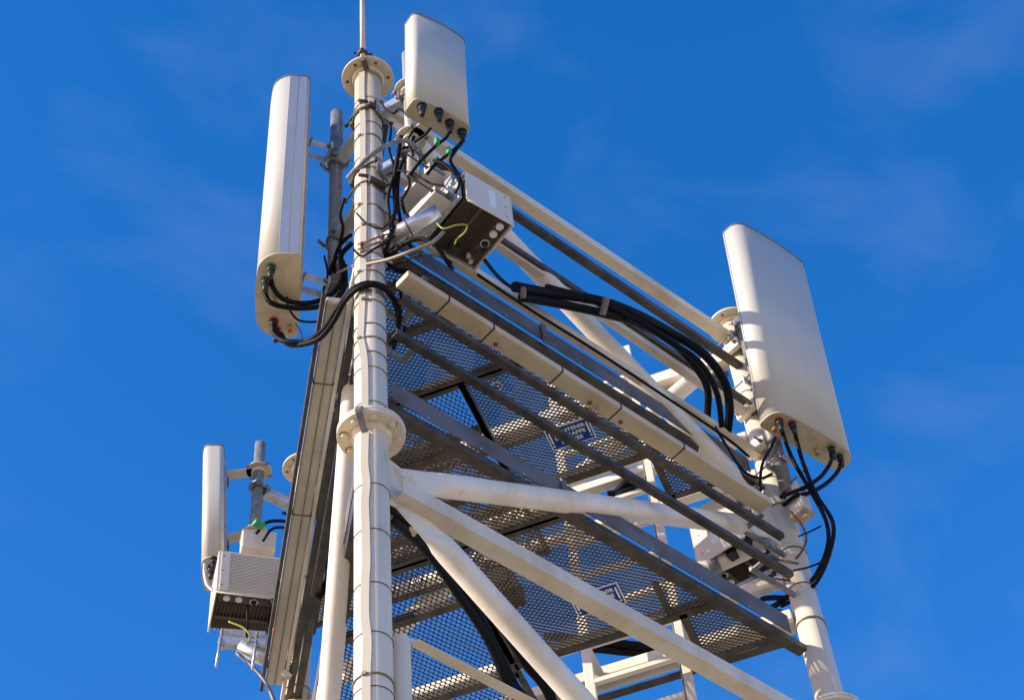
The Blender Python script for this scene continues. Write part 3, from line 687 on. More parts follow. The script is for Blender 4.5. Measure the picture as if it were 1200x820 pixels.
# ------------------------------------------------------------------ remote radio units
def rru(c, ang_, w, d, h, label, ribs=False, tilt=0):
    c = V(c); ca, sa = math.cos(ang_), math.sin(ang_); ex = V((ca, sa, 0)); ef = V((sa, -ca, 0)); ez = V((0, 0, 1)); AX = (ex, -ef, ez)
    def W(x, y, z): return c + ex*x - ef*y + ez*z      # y: back positive
    t = thing('radio_unit', c, label, 'radio unit', 'remote radio units under the antennas')
    bm = BM()   # cover: U shape round front and two sides, with a lip below
    th = .008
    box(bm, W(0, -d/2 + th/2, h/2), (w, th, h), AX)
    for s in (-1, 1): box(bm, W(s*(w/2 - th/2), .0 + th*.5, h/2), (th, d - th*1.0, h), AX)
    box(bm, W(0, th*.5, h - .004), (w - 2*th, d - th, .008), AX)
    cv = obj('cover', bm, M_HOUS, t, bevel=.006)
    bm = BM(); tube(bm, [W(-w/2 + .004, d/2 - .01, -.002), W(-w/2 + .004, -d/2 + .004, -.002), W(w/2 - .004, -d/2 + .004, -.002), W(w/2 - .004, d/2 - .01, -.002)], .0065, n=8, k=1); obj('bottom_lip', bm, M_HOUS, cv)
    if ribs:
        n = 26
        for k in range(n):
            bm = BM(); box(bm, W(0, -d/2 - .003, h*(.06 + .88*k/(n-1))), (w*.68, .007, h*.016), AX); obj('cover_rib', bm, M_HOUS, cv, bevel=.001)
        for s in (-1, 1):
            bm = BM(); bar(bm, W(s*w*.40, -d/2 - .004, .01), W(s*w*.40, -d/2 - .004, h - .01), .055, .008, up=ef); obj('cover_edge', bm, M_HOUS, cv, bevel=.003)
    for s in (-1, 1):
        for q in (.15, .5, .85):
            bm = BM(); p = W(s*w*.43, -d/2 - .009, h*q) if ribs else W(s*w*.44, -d/2, h*q); cyl(bm, p, p + ef*.002, .005, n=10); obj('screw', bm, M_BROWN, cv)
            bm = BM(); p = W(-w/2 if s < 0 else w/2, -d*.35, h*q); cyl(bm, p, p + ex*s*.002, .005, n=8); obj('screw', bm, M_BROWN, cv)
    # side labels
    for s in (-1, 1):
        bm = BM(); box(bm, W(s*(w/2 + .001), -.02, h*.5), (.0015, d*.14, h*.62), AX); obj('side_label', bm, M_LABEL, cv)
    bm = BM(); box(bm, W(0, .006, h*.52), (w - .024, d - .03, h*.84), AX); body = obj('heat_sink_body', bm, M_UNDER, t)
    bm = BM(); nf = 19
    for k in range(nf):
        x = -w*.44 + w*.88*k/(nf-1)
        bar(bm, W(x, -d*.20, .045), W(x, d*.10, .045), .0042, .06)
        bar(bm, W(x, d*.19, .045), W(x, d*.46, .045), .0042, .06)
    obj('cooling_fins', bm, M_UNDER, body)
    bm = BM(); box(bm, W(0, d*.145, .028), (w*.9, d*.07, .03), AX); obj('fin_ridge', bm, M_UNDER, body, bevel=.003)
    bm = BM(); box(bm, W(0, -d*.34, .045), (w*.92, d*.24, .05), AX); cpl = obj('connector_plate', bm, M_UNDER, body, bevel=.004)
    for x in (-.34, -.18):
        bm = BM(); cyl(bm, W(w*x, -d*.33, .022), W(w*x, -d*.33, .006), .021, n=24); obj('port_cap', bm, M_LABEL, cpl, bevel=.002)
    bm = BM(); ring(bm, W(w*.02, -d*.32, .010), (0, 0, 1), .022, .006, n=24); obj('port_ring', bm, M_GALVL, cpl)
    bm = BM(); cyl(bm, W(w*.02, -d*.32, .022), W(w*.02, -d*.32, -.045), .015, .011, n=16); obj('port_plug', bm, M_DARK, cpl)
    for x, y, r_ in ((.16, -.38, .010), (.23, -.30, .008)):
        bm = BM(); cyl(bm, W(w*x, d*y, .022), W(w*x, d*y, .012), r_, n=14); obj('port_cap', bm, M_DARK, cpl)
    bm = BM(); cyl(bm, W(w*.36, -d*.30, .022), W(w*.36, -d*.30, -.02), .012, n=14); cyl(bm, W(w*.30, -d*.20, .022), W(w*.30, -d*.20, -.02), .012, n=14); obj('port_plug', bm, M_GALVL, cpl)
    bm = BM(); box(bm, W(w*.33, d*.10, .0), (w*.16, d*.16, .06), AX); obj('power_box', bm, M_DARK, cpl, bevel=.006)
    # back mounting plate
    bm = BM(); box(bm, W(0, d/2 + .016, h*.5), (w*.82, .02, h*.72), AX); box(bm, W(0, d/2 + .045, h*.5), (w*.62, .04, h*.22), AX); obj('mounting_plate', bm, M_GALVL, t, bevel=.003)
    return t, W
r1, W1 = rru((.418, -.318, -1.6), R(86), .355, .30, .26, 'square radio unit hanging under the topmost antenna, its finned brown bottom facing down')
r3, W3 = rru((1.09, 2.61, -1.67), R(-26.5), .455, .36, .345, 'white ribbed radio unit at far left below the small narrow antenna', ribs=True)
r4, W4 = rru((2.90, .30, -2.05), R(10 + 180), .38, .34, .42, 'radio unit tucked behind the right leg above the lower platform, mostly hidden')

# brackets of the first radio unit: two bright channels clamped on the pole, joined by long threaded rods
t = thing('clamp_bracket', (.12, -.24, -1.65), 'bright channel plates with threaded rods between front leg and square radio unit', 'bracket')
for x0, y0, y1, z in ((.13, -.06, -.36, -1.26), (.13, -.10, -.39, -1.52)):
    bm = BM(); prof(bm, (x0, y0, z), (x0, y1, z), [(-.006, -.028), (-.006, .028), (.11, .028), (.11, .022), (.0, .022), (.0, -.022), (.11, -.022), (.11, -.028)], up=(0, 0, 1))
    pl = obj('channel_plate', bm, M_HOUS, t, bevel=.001)
    for y in (y0 - .02, y1 + .02):
        bm = BM(); cyl(bm, (x0 - .17, y, z), (x0 + .13, y, z), .0052, n=8); cyl(bm, (x0 - .012, y, z), (x0, y, z), .012, n=6); cyl(bm, (x0 + .02, y, z), (x0 + .034, y, z), .012, n=6); obj('threaded_rod', bm, M_RAIL, pl)
bm = BM(); box(bm, (.235, -.20, -1.52), (.03, .13, .10)); box(bm, (.235, -.36, -1.36), (.03, .12, .10)); obj('hinge_block', bm, M_GALVL, t, bevel=.004)
arm = thing('support_arm', (.02, -.08, -1.78), 'shiny zinc pipe running from the front leg up to the square radio unit', 'support arm')
a_ = V((.035, -.075, -1.72)); b_ = V((.175, -.35, -1.63))
bm = BM(); hollow(bm, a_, b_, .045, .004, 32); obj('pipe', bm, mat('raw_zinc', (.62, .60, .56), .3, .75, alt=(.35, .30, .26), scale=14, amt=.9, bump=.15), arm)
bm = BM(); ring(bm, a_.lerp(b_, .45), b_ - a_, .047, .0035, n=30); obj('cable_tie', bm, M_DARK, arm)
bm = BM(); box(bm, a_ + V((-.012, .012, 0)), (.018, .10, .12), frame(b_ - a_)[2:] + frame(b_ - a_)[:2]); obj('saddle_plate', bm, M_GALVL, arm, bevel=.003)
bm = BM()
for s in (-1, 1):
    for q in (0, 1): cyl(bm, (0.017, -0.133, -1.795), (0.017, -0.133, -1.795), .001, n=3, cap=False) if False else None
cA = V((-0.046, -0.081, -1.814))
for dz in (0, .045): cyl(bm, cA + V((-.05, .055, dz - .03)), cA + V((.05, -.09, dz - .005)), .0055, n=8)
for e_ in ((-.04, .045, -.03), (-.04, .045, .015), (.02, -.05, -.02), (.02, -.05, .03)): cyl(bm, cA + V(e_), cA + V(e_) + V((.008, -.012, 0)), .012, n=6)
obj('clamp_rods', bm, M_BROWN, arm)
# radio unit 3 arm
arm = thing('support_arm', (1.2, 2.7, -1.9), 'cream pipe carrying the white ribbed radio unit out from the far-left leg', 'support arm')
a_ = V((1.349, 2.498, -2.064)); b_ = V((1.027, 2.605, -1.943))
bm = BM(); hollow(bm, a_, b_, .048, .004, 28); obj('pipe', bm, M_GALVL, arm)
for q in (.35,): 
    bm = BM(); ring(bm, a_.lerp(b_, q), b_ - a_, .05, .004, n=28); obj('cable_tie', bm, M_DARK, arm)
e0 = V((0.926, 2.670, -1.923)); e1 = V((1.150, 2.501, -1.954)); x, y, d = frame(e1 - e0)
bm = BM(); box(bm, (e0 + e1)/2, (.05, .06, (e1 - e0).length), (x, y, d)); box(bm, (e0 + e1)/2 + V((.02, .03, .10)), (.05, .05, (e1 - e0).length*.95), (x, y, d)); obj('cross_channel', bm, M_GALVL, arm, bevel=.003)
for p in (e0.lerp(e1, .06), e0.lerp(e1, .80)):
    bm = BM(); cyl(bm, p + V((0, 0, .1)), p + V((-.06, -.06, -.27)), .008, n=8); cyl(bm, p + V((0, 0, -.03)), p + V((-.004, -.004, -.05)), .016, n=6); obj('threaded_rod', bm, M_GALVL, arm)
bm = BM(); hx = V((1.355, 2.517, -2.014))
for dz in (0, .05): cyl(bm, hx + V((-.16, .06, dz)), hx + V((.02, .0, dz - .05)), .010, n=8)
for k in range(6): box(bm, hx + V((random.uniform(-.09, .02), random.uniform(-.03, .05), random.uniform(-.06, .06))), (.03, .03, .02))
obj('clamp_rods', bm, M_GALVL, arm, bevel=.003)
# small junction box behind the far-left pole
t = thing('junction_box', (1.22, 2.72, -1.2), 'pale box on top of the white ribbed radio unit', 'box')
c_ = V((1.104, 2.586, -1.082)); x, y = V((.9, -.44, 0)), V((.44, .9, 0))
bm = BM(); box(bm, c_, (.21, .12, .14), (x, y, V((0, 0, 1)))); obj('case', bm, M_CREAM, t, bevel=.006)
bm = BM(); box(bm, c_ + V((0, 0, .072)), (.22, .13, .008), (x, y, V((0, 0, 1)))); obj('lid', bm, M_CREAM, t, bevel=.003)
# grey box on the right leg
t = thing('junction_box', (3.13, -.05, -1.95), 'grey box on the right leg below the biggest antenna, with a rusty bottom', 'box')
c_ = V((2.959, -0.165, -1.858))
bm = BM(); box(bm, c_, (.085, .10, .22)); obj('case', bm, M_HOUS, t, bevel=.005)
bm = BM(); box(bm, c_ - V((0, 0, .116)), (.10, .115, .012)); cyl(bm, c_ + V((.0, -.02, -.122)), c_ + V((.0, -.02, -.15)), .018, n=14); obj('rusty_base', bm, M_CAP, t, bevel=.003)
# arm of the hidden radio unit
t = thing('support_arm', (2.9, .1, -2.2), 'slotted grey arm reaching from the right leg to the hidden radio unit', 'support arm')
a_ = V((2.915, 0.102, -2.238)); b_ = V((2.861, 0.336, -2.211)); x, y, d = frame(b_ - a_)
bm = BM(); box(bm, (a_ + b_)/2, (.035, .05, (b_ - a_).length*1.1), (x, y, d)); obj('bar', bm, M_GALVL, t, bevel=.012)
bm = BM(); box(bm, a_.lerp(b_, .12) - V((.0, .03, .02)), (.02, .03, .05), (x, y, d)); obj('slot', bm, M_DARK, t, bevel=.006)
for (p, q) in (((2.854, 0.216, -2.203), (2.890, -0.020, -2.410)), ((2.858, 0.103, -2.143), (2.846, -0.127, -2.390))):
    bm = BM(); cyl(bm, p, q, .007, n=8); obj('threaded_rod', bm, M_RAIL, t)
t = thing('support_arm', (2.9, .2, -2.1), 'white tube in front of the hidden radio unit, reaching the right leg', 'support arm')
a_ = V((2.721, 0.439, -2.062)); b_ = V((2.911, 0.117, -1.989))
bm = BM(); cyl(bm, a_, b_, .055, n=28); obj('tube', bm, M_WHITE, t)
bm = BM(); band(bm, a_.lerp(b_, .2), .056, .06, axis=b_ - a_); obj('clamp_band', bm, M_GALV, t)

# ------------------------------------------------------------------ cables
CG = 'black feeder cables'
def cable(pts, r, label, m=M_RUBBER, group=CG, name='cable', n=10):
    bm = BM(); tube(bm, [V(p) for p in pts], r, n=n); return obj(name, bm, m, label=label, cat='cable', group=group)
# biggest antenna
cable([(2.834, -0.276, -1.342), (2.855, -0.254, -1.430), (2.913, -0.236, -1.601), (2.981, -0.249, -1.823), (3.037, -0.256, -2.042), (3.051, -0.211, -2.202), (3.013, -0.102, -2.370), (2.967, 0.001, -2.427), (2.922, 0.112, -2.438)], .0125, 'outer left feeder cable looping down from the leftmost red connector of the biggest antenna')
cable([(2.875, -0.327, -1.400), (2.909, -0.298, -1.487), (2.941, -0.278, -1.657), (2.989, -0.275, -1.877), (3.040, -0.294, -2.086), (3.042, -0.226, -2.253), (3.010, -0.113, -2.413), (2.973, -0.003, -2.466), (2.936, 0.115, -2.473)], .0125, 'second feeder cable from the left under the biggest antenna, in the loop that hangs lowest')
cable([(3.116, -0.372, -1.511), (3.129, -0.338, -1.562), (3.077, -0.282, -1.666), (2.981, -0.229, -1.770), (2.874, -0.193, -1.858), (2.867, -0.117, -1.833)], .0125, 'upper of two feeder cables leaving the right end of the biggest antenna towards the leg')
cable([(3.165, -0.389, -1.554), (3.174, -0.352, -1.605), (3.111, -0.294, -1.705), (3.004, -0.231, -1.807), (2.898, -0.193, -1.872), (2.902, -0.096, -1.864)], .0125, 'rightmost feeder cable under the biggest antenna')
cable([(2.824, -0.212, -1.436), (2.719, -0.235, -1.620), (2.642, -0.200, -1.788), (2.671, -0.120, -1.913)], .009, 'thin cable dropping along the left side of the right leg')
for i, (a, b) in enumerate((((905,600,10.2),(925,572,10.1)), ((912,590,10.15),(938,540,10.2)))):
    pass
# bundle that ends at the right leg low
cable([(2.953, -0.006, -2.454), (2.944, 0.079, -2.432), (2.920, 0.146, -2.393), (2.914, 0.213, -2.363), (2.966, 0.243, -2.409), (2.974, 0.178, -2.441), (3.042, 0.150, -2.464)], .016, 'tangled cable end at the right end of the lower platform')
cable([(2.951, -0.043, -2.445), (2.943, 0.046, -2.439), (2.938, 0.141, -2.439), (2.948, 0.210, -2.406), (2.915, 0.237, -2.377)], .016, 'short thick cable end next to the right leg clamp')
cable([(3.015, 0.173, -2.653), (2.987, 0.221, -2.664), (2.964, 0.217, -2.585), (2.953, 0.207, -2.509)], .009, 'thin hooked wire under the end of the lower platform')
# tall left antenna
cable([(-0.331, 0.397, -1.756), (-0.297, 0.425, -1.829), (-0.232, 0.433, -1.870), (-0.136, 0.418, -1.852), (-0.050, 0.375, -1.812), (0.007, 0.321, -1.750), (0.027, 0.260, -1.664), (-0.015, 0.220, -1.553), (-0.023, 0.121, -1.557)], .0135, 'upper black cable sweeping right from the green connector of the tall left antenna')
cable([(-0.308, 0.459, -1.765), (-0.293, 0.490, -1.829), (-0.250, 0.480, -1.886), (-0.147, 0.438, -1.882), (-0.049, 0.390, -1.847), (0.022, 0.325, -1.799), (0.048, 0.273, -1.708), (0.002, 0.213, -1.623)], .0135, 'second black cable from the top of the tall left antenna, just below the upper one')
cable([(-0.194, 0.555, -1.934), (-0.176, 0.562, -1.999), (-0.144, 0.506, -2.088), (-0.082, 0.409, -2.132), (-0.081, 0.266, -2.181), (-0.103, 0.130, -2.181), (-0.111, 0.003, -2.169), (-0.067, -0.077, -2.162), (0.020, -0.101, -2.159), (0.117, -0.058, -2.174), (0.190, 0.016, -2.192), (0.229, 0.101, -2.198)], .014, 'long cable looping from the tall left antenna round the front leg')
cable([(-0.148, 0.550, -1.983), (-0.123, 0.529, -2.062), (-0.091, 0.454, -2.127), (-0.064, 0.324, -2.184), (-0.080, 0.182, -2.198), (-0.103, 0.068, -2.184), (-0.100, -0.038, -2.191), (-0.044, -0.102, -2.186), (0.049, -0.103, -2.187), (0.144, -0.050, -2.193), (0.219, 0.067, -2.199), (0.229, 0.128, -2.213)], .014, 'outermost cable looping under the tall left antenna round the front leg')
cable([(-0.187, 0.455, -1.780), (-0.166, 0.465, -1.862), (-0.095, 0.473, -1.906), (0.000, 0.441, -1.877), (0.063, 0.409, -1.831)], .006, 'thin black wire under the tall left antenna')
cable([(-0.102, 0.492, -1.913), (-0.053, 0.498, -1.969), (-0.045, 0.521, -2.024), (-0.072, 0.557, -2.029), (-0.100, 0.563, -2.017)], .0025, 'hair-thin loose wire loop below the tall left antenna')
cable([(-0.015, 0.258, -1.511), (-0.007, 0.320, -1.550), (0.029, 0.382, -1.605), (0.081, 0.384, -1.636), (0.090, 0.323, -1.581), (0.027, 0.261, -1.510)], .010, 'coil of thin cable between the dull grey pole and the front leg')
cable([(-0.027, 0.116, -1.488), (-0.030, 0.201, -1.471), (-0.008, 0.290, -1.507), (0.042, 0.348, -1.593)], .010, 'thin cable hanging beside the dull grey pole')
# topmost antenna jumpers
cable([(0.141, -0.520, -1.060), (0.149, -0.486, -1.110), (0.105, -0.435, -1.190), (0.065, -0.352, -1.277), (0.055, -0.262, -1.323)], .009, 'jumper cable from the third connector of the topmost antenna')
cable([(0.219, -0.535, -1.121), (0.211, -0.506, -1.159), (0.167, -0.455, -1.239), (0.112, -0.405, -1.338), (0.106, -0.354, -1.363)], .009, 'jumper cable from the right connector of the topmost antenna')
cable([(0.221, -0.516, -1.146), (0.197, -0.484, -1.214), (0.183, -0.461, -1.282), (0.210, -0.465, -1.360), (0.218, -0.489, -1.479)], .009, 'short jumper cable bending down to the square radio unit')
for i, (p, lb) in enumerate((((0.099, -0.457, -1.174), 'green tape flag on the left jumper of the topmost antenna'), ((0.163, -0.475, -1.226), 'green tape flag on the right jumper of the topmost antenna'))):
    bm = BM(); box(bm, p, (.024, .024, .05)); obj('cable_tag', bm, M_GREEN, bevel=.003, label=lb, cat='cable tag')
cable([(-0.183, -0.060, -1.302), (-0.203, -0.174, -1.355), (-0.171, -0.278, -1.314), (-0.091, -0.322, -1.207), (-0.029, -0.353, -1.160), (0.030, -0.371, -1.184)], .013, 'grey flat strap cable slanting up across the upper front leg', m=M_GALV, group='grey cables')
cable([(-0.059, -0.040, -1.957), (-0.027, -0.185, -2.047), (0.005, -0.311, -2.097), (0.065, -0.404, -2.078), (0.125, -0.436, -1.966)], .009, 'brownish cable crossing the front leg towards the square radio unit', m=M_BAND, group='grey cables')
cable([(-0.007, 0.267, -1.648), (-0.041, 0.111, -1.796), (-0.049, -0.028, -1.906), (-0.018, -0.106, -1.944), (0.041, -0.133, -1.961)], .006, 'pale thin cable wrapped over the front leg near the coil', m=M_LGREY, group='grey cables')
cable([(0.032, -0.166, -1.683), (0.026, -0.122, -1.767), (0.053, -0.065, -1.815), (0.135, -0.030, -1.817), (0.195, -0.066, -1.830)], .014, 'black cable curling below the shiny zinc pipe')
cable([(0.063, -0.073, -1.816), (0.061, -0.214, -1.864), (0.098, -0.304, -1.897), (0.154, -0.345, -1.969), (0.232, -0.333, -2.020), (0.282, -0.307, -1.999)], .012, 'black cable running into the bottom of the square radio unit')
cable([(0.102, 0.012, -1.822), (0.110, -0.116, -1.882), (0.134, -0.256, -1.945), (0.178, -0.352, -2.043), (0.229, -0.368, -2.062)], .006, 'thin black wire beneath the square radio unit')
cable([(0.060, -0.462, -1.979), (0.079, -0.489, -2.038), (0.118, -0.539, -2.032), (0.164, -0.563, -2.019), (0.185, -0.525, -2.014), (0.192, -0.458, -1.991), (0.214, -0.413, -1.965)],   .0042, 'yellow-green earth wire under the square radio unit', m=M_YG, group='earth wires')
for k, (x0, z0) in enumerate(((.0, -.55), (.0, -.8), (.0, -1.0), (.0, -1.3))):
    pass
cable([(0.010, -0.272, -0.973), (0.017, -0.229, -1.128), (0.050, -0.154, -1.253), (0.065, -0.137, -1.462), (0.065, -0.097, -1.612), (0.104, -0.070, -1.777)], .012, 'black cable running down behind the right side of the front leg')
cable([(0.063, -0.316, -0.978), (0.065, -0.258, -1.075), (0.056, -0.193, -1.170), (0.089, -0.130, -1.352), (0.106, -0.131, -1.552)], .010, 'second black cable behind the front leg by the bright pole')
# thick bundle from the square radio unit to the right leg
cable([(0.507, -0.312, -1.739), (0.672, -0.221, -1.628), (0.835, -0.144, -1.507), (0.978, -0.115, -1.412)], .010, 'thin cable from the square radio unit into the thick black bundle')
cable([(0.901, -0.117, -1.431), (1.134, -0.126, -1.302), (1.463, -0.203, -1.188), (1.737, -0.237, -1.131), (2.086, -0.211, -1.023), (2.300, -0.233, -1.067), (2.460, -0.213, -1.168), (2.559, -0.141, -1.263), (2.650, -0.021, -1.318)], lambda t: .030 - .004*t, 'upper thick black feeder of the bundle crossing the open bay to the right leg')
cable([(0.973, -0.083, -1.428), (1.260, -0.125, -1.310), (1.536, -0.186, -1.239), (1.808, -0.197, -1.130), (2.102, -0.184, -1.072), (2.298, -0.154, -1.110), (2.411, -0.120, -1.192), (2.522, 0.010, -1.263)], lambda t: .026 - .004*t, 'lower thick black feeder of the bundle crossing the open bay')
cable([(1.119, -0.147, -1.282), (1.399, -0.198, -1.219), (1.694, -0.236, -1.197), (1.960, -0.265, -1.241), (2.175, -0.280, -1.289), (2.331, -0.235, -1.402), (2.475, -0.112, -1.488)], .018, 'middle feeder of the thick black bundle')
for i, (px_, lb) in enumerate((([(0.915, -0.168, -1.475), (0.945, -0.127, -1.514)], 'pale tape wrap at the left end of the thick black bundle'), ([(1.448, -0.288, -1.260), (1.477, -0.210, -1.320)], 'pale tape wrap in the middle of the thick black bundle'))):
    a_, b_ = V(px_[0]), V(px_[1]); bm = BM(); bar(bm, a_, b_, .03, .05); obj('cable_tie', bm, M_BAND, bevel=.008, label=lb, cat='cable tie')
cable([(0.596, -0.157, -1.621), (0.996, -0.114, -1.551), (1.505, -0.104, -1.523), (2.015, -0.111, -1.550), (2.490, -0.107, -1.563), (2.677, -0.105, -1.605)], .008, 'thin cable tied along under the second cream beam')
cable([(2.769, 0.064, -1.688), (2.748, 0.158, -1.729), (2.782, 0.252, -1.736), (2.831, 0.333, -1.745)], .010, 'short black cable hanging behind the brace near the right leg')
cable([(2.472, -0.067, -1.448), (2.509, -0.083, -1.587), (2.597, -0.093, -1.758), (2.665, -0.145, -1.831), (2.680, -0.227, -1.858)], .008, 'thin cable bending over the bracket by the right leg')
for i, a in enumerate(([(2.614, 0.729, -1.208), (2.561, 0.790, -1.212), (2.543, 0.870, -1.247), (2.487, 0.907, -1.236), (2.472, 0.973, -1.265)], [(2.643, 0.711, -1.150), (2.578, 0.756, -1.139), (2.556, 0.839, -1.173), (2.520, 0.880, -1.176)])):
    cable(a, .028, ('black cable coil end seen under the upper platform', 'second black cable coil under the upper platform')[i])
# thick black cables under the lower platform
lowc = ([(0.176, 0.126, -3.395), (0.460, 0.247, -3.303), (0.768, 0.377, -3.293), (1.010, 0.493, -3.303), (1.191, 0.578, -3.388), (1.332, 0.628, -3.495), (1.508, 0.691, -3.629), (1.673, 0.858, -4.198)],
        [(0.240, 0.184, -3.399), (0.556, 0.305, -3.325), (0.876, 0.448, -3.330), (1.105, 0.539, -3.382), (1.255, 0.601, -3.501), (1.415, 0.677, -3.633), (1.555, 0.848, -4.254)],
        [(0.282, 0.210, -3.310), (0.599, 0.294, -3.280), (0.930, 0.408, -3.274), (1.199, 0.514, -3.293), (1.383, 0.578, -3.368), (1.603, 0.628, -3.519), (1.854, 0.814, -4.148)],
        [(0.337, 0.217, -3.281), (0.745, 0.346, -3.263), (1.068, 0.450, -3.247), (1.318, 0.527, -3.302), (1.529, 0.590, -3.393), (1.690, 0.640, -3.575)])
for i, a in enumerate(lowc):
    e_ = a[-1]; a = list(a) + [(1.45 + .06*i, 1.0 + .05*i, e_[2] - .8), (1.60 + .06*i, 1.15 + .05*i, -8.0), (1.60 + .06*i, 1.15 + .05*i, GZ)]
    cable(a, (.030, .024, .028, .02)[i], ('thickest black feeder falling from the front leg joint under the lower platform', 'left black feeder of the group under the lower platform', 'right black feeder of the group under the lower platform', 'short right-hand feeder ending by the white conduits')[i])
for i, a in enumerate(([(2.354, 1.379, -2.064), (2.705, 1.303, -1.963), (3.012, 1.177, -1.938), (3.386, 0.959, -1.897)], [(2.385, 1.419, -2.104), (2.729, 1.334, -1.995), (2.990, 1.233, -1.956), (3.393, 0.969, -1.907)])):
    cable(a, .026, ('upper black feeder behind the ladder, below the lower platform', 'lower black feeder behind the ladder, below the lower platform')[i])
for i, (px, dz) in enumerate(((505, 8.33), (523, 8.45))):
    pass
for a, lb in (((0.238, 0.142, -3.375), 'pale clip at the top of the black feeders below the joint'), ((0.401, 0.225, -3.359), 'lower pale clip on the black feeders below the joint')):
    bm = BM(); box(bm, a, (.05, .03, .03)); obj('cable_clip', bm, M_CAP, bevel=.006, label=lb, cat='cable clip')
# far-left cables
cable([(0.847, 2.773, -1.234), (0.858, 2.782, -1.310), (0.884, 2.783, -1.389), (0.911, 2.751, -1.449)], .011, 'short cable curling from the small narrow antenna behind the ribbed radio unit', m=M_GALVL, group='grey cables')
cable([(0.995, 2.490, -1.733), (1.024, 2.522, -1.831), (1.067, 2.579, -1.887), (1.150, 2.593, -1.878), (1.352, 2.589, -1.861)], .007, 'thin black lead under the ribbed radio unit')
cable([(1.112, 2.397, -1.683), (1.143, 2.417, -1.775), (1.208, 2.477, -1.845), (1.232, 2.551, -1.900), (1.280, 2.601, -1.891)], .019, 'thick black lead with red tape on the ribbed radio unit')
bm = BM(); cyl(bm, (1.183, 2.452, -1.830), (1.196, 2.477, -1.852), .022, n=14); obj('cable_tag', bm, M_RED, label='red tape band on the thick lead of the ribbed radio unit', cat='cable tag')
cable([(0.934, 2.587, -1.817), (0.996, 2.523, -1.880), (1.039, 2.509, -1.934), (1.061, 2.582, -1.949)], .006, 'yellow earth wire below the ribbed radio unit', m=M_YG, group='earth wires')
cable([(1.021, 2.608, -2.005), (1.080, 2.536, -2.126), (1.149, 2.480, -2.261), (1.224, 2.466, -2.423)], .012, 'flat grey strap falling from the ribbed radio unit clamp', m=M_GALV, group='grey cables')
cable([(1.038, 2.513, -1.068), (1.054, 2.428, -1.030), (1.122, 2.360, -1.030), (1.191, 2.318, -1.045)], .011, 'black cable from the blue-grey pole towards the tower at far left')
cable([(1.074, 2.486, -1.137), (1.080, 2.405, -1.095), (1.131, 2.350, -1.093), (1.201, 2.329, -1.121)], .009, 'second black cable by the blue-grey pole at far left')
bm = BM(); box(bm, (1.004, 2.436, -1.070), (.07, .05, .03)); obj('cable_tag', bm, M_GREEN, bevel=.006, label='pale green tape on the blue-grey pole', cat='cable tag')
cable([(1.020, 1.764, -1.915), (1.039, 1.754, -2.047), (1.059, 1.812, -2.091), (1.060, 1.861, -2.119)], .022, 'black cable bight peeping beside the long diagonal brace at left')

bm = BM(); box(bm, (1.385, 0.687, -2.790), (.22, .16, .11), (V((.9, .43, 0)), V((-.43, .9, 0)), V((0, 0, 1)))); obj('splice_box', bm, M_DARK, bevel=.012, label='dark splice box on the lower platform seen through the mesh', cat='box')
# more wires round the mast top
wires = (([(-0.054, -0.209, -0.780), (-0.020, -0.224, -0.855), (-0.006, -0.187, -1.011), (0.035, -0.175, -1.169), (0.028, -0.128, -1.382), (0.062, -0.103, -1.543)], .008, 'thin black wire hugging the right edge of the upper front leg'),
 ([(0.027, -0.367, -0.993), (0.034, -0.298, -1.035), (0.072, -0.291, -1.125), (0.055, -0.237, -1.209), (0.079, -0.245, -1.345), (0.070, -0.182, -1.439)], .007, 'wavy black wire over the bright pole under the topmost antenna'),
 ([(0.076, -0.443, -1.041), (0.069, -0.400, -1.062), (0.057, -0.343, -1.061), (0.047, -0.281, -1.052), (0.028, -0.211, -1.017)], .008, 'short black wire from the topmost antenna bottom to the front leg'),
 ([(0.011, -0.132, -1.180), (0.046, -0.219, -1.213), (0.076, -0.320, -1.366), (0.107, -0.381, -1.476), (0.146, -0.436, -1.531)], .006, 'black wire running right from the front leg over the channel plates'),
 ([(-0.129, 0.041, -1.325), (-0.108, 0.106, -1.373), (-0.059, 0.148, -1.424), (-0.026, 0.221, -1.484), (0.035, 0.271, -1.546)], .009, 'black wire hanging between the dull grey pole and the front leg'),
 ([(0.111, -0.057, -1.979), (0.167, -0.039, -2.021), (0.211, 0.033, -2.086), (0.262, 0.057, -2.128), (0.262, 0.114, -2.160), (0.267, 0.163, -2.190)], .009, 'black cable tail beside the front leg above the mesh'),
 ([(2.852, -0.159, -1.992), (2.902, -0.177, -2.074), (2.938, -0.165, -2.165), (2.953, -0.104, -2.207), (2.947, -0.050, -2.234)], .007, 'orange-brown wire beside the grey box on the right leg'))
for i, (p_, r_, l_) in enumerate(wires): cable(p_, r_, l_, m=M_BROWN if 'orange' in l_ else M_RUBBER)
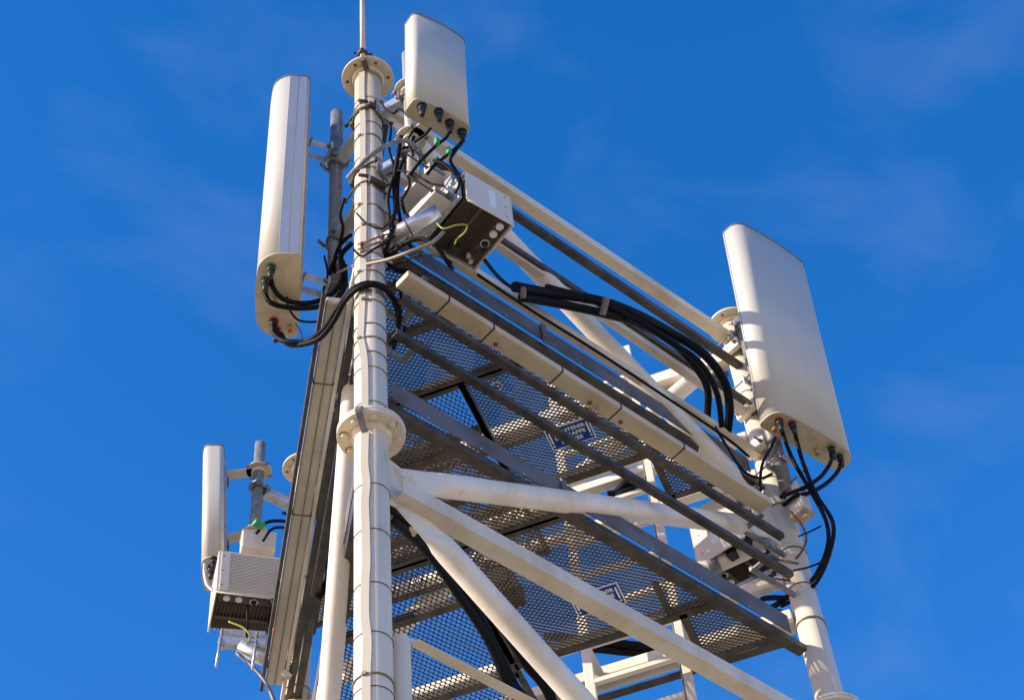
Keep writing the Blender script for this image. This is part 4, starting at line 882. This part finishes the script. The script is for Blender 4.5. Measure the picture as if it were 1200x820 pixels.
# extra clamps on the right leg behind the biggest antenna
for i, (z, l_) in enumerate(((-.34, 'upper white clamp block on the right leg behind the biggest antenna'), (-.95, 'middle white clamp block on the right leg behind the biggest antenna'), (-1.30, 'lower white clamp block on the right leg, at the left edge of the biggest antenna'))):
    cb = thing('leg_clamp', (2.9, -.02, z), l_, 'clamp', 'white clamp blocks on the right leg')
    bm = BM(); box(bm, (2.895, -.02, z), (.035, .15, .08)); obj('block', bm, M_WHITE, cb, bevel=.004)
    for yy in (-.075, .035):
        bm = BM(); cyl(bm, (2.82, yy, z), (3.12, yy, z), .007, n=8); cyl(bm, (2.86, yy, z), (2.877, yy, z), .014, n=6); obj('threaded_rod', bm, M_GALV, cb)

random.seed(11)
# loose thin wires strung down the mast top
for i, (pts, r_, l_) in enumerate((
 ([(-0.037, -0.161, -0.498), (-0.009, -0.170, -0.572), (0.019, -0.203, -0.633), (0.033, -0.239, -0.621), (0.025, -0.305, -0.771)], .006, 'thin wire from the upper leg clamp to the topmost antenna pole'),
 ([(-0.111, -0.039, -1.546), (-0.108, -0.120, -1.732), (-0.050, -0.157, -1.769), (0.006, -0.157, -1.673)], .005, 'thin wire crossing the leg just above the rusty clamp rods'),
 ([(-0.071, 0.042, -1.741), (-0.092, -0.056, -1.930), (-0.081, -0.138, -1.954), (-0.034, -0.175, -1.896), (0.022, -0.183, -1.795)], .006, 'thin wire twisted under the rusty clamp rods'),
 ([(0.097, -0.424, -1.319), (0.128, -0.467, -1.376), (0.164, -0.488, -1.448), (0.179, -0.518, -1.568), (0.171, -0.494, -1.641)], .007, 'black wire dropping behind the square radio unit'),
 ([(0.079, -0.172, -1.387), (0.108, -0.160, -1.474), (0.129, -0.187, -1.597), (0.120, -0.153, -1.675), (0.150, -0.154, -1.756)], .009, 'black wire behind the shiny zinc pipe'),
 ([(-0.083, 0.277, -1.547), (-0.040, 0.304, -1.650), (-0.012, 0.385, -1.711), (0.030, 0.381, -1.733)], .006, 'black wire lying on the lower end of the dull grey pole'),
 ([(2.908, -0.046, -2.342), (2.902, -0.154, -2.406), (2.893, -0.278, -2.459)], .006, 'straight thin rod-like wire sticking out right of the right leg'),
 ([(2.870, -0.163, -2.192), (2.846, -0.263, -2.250), (2.845, -0.337, -2.272)], .005, 'short wire end sticking out right of the right leg below the grey box'))):
    cable(pts, r_, l_)
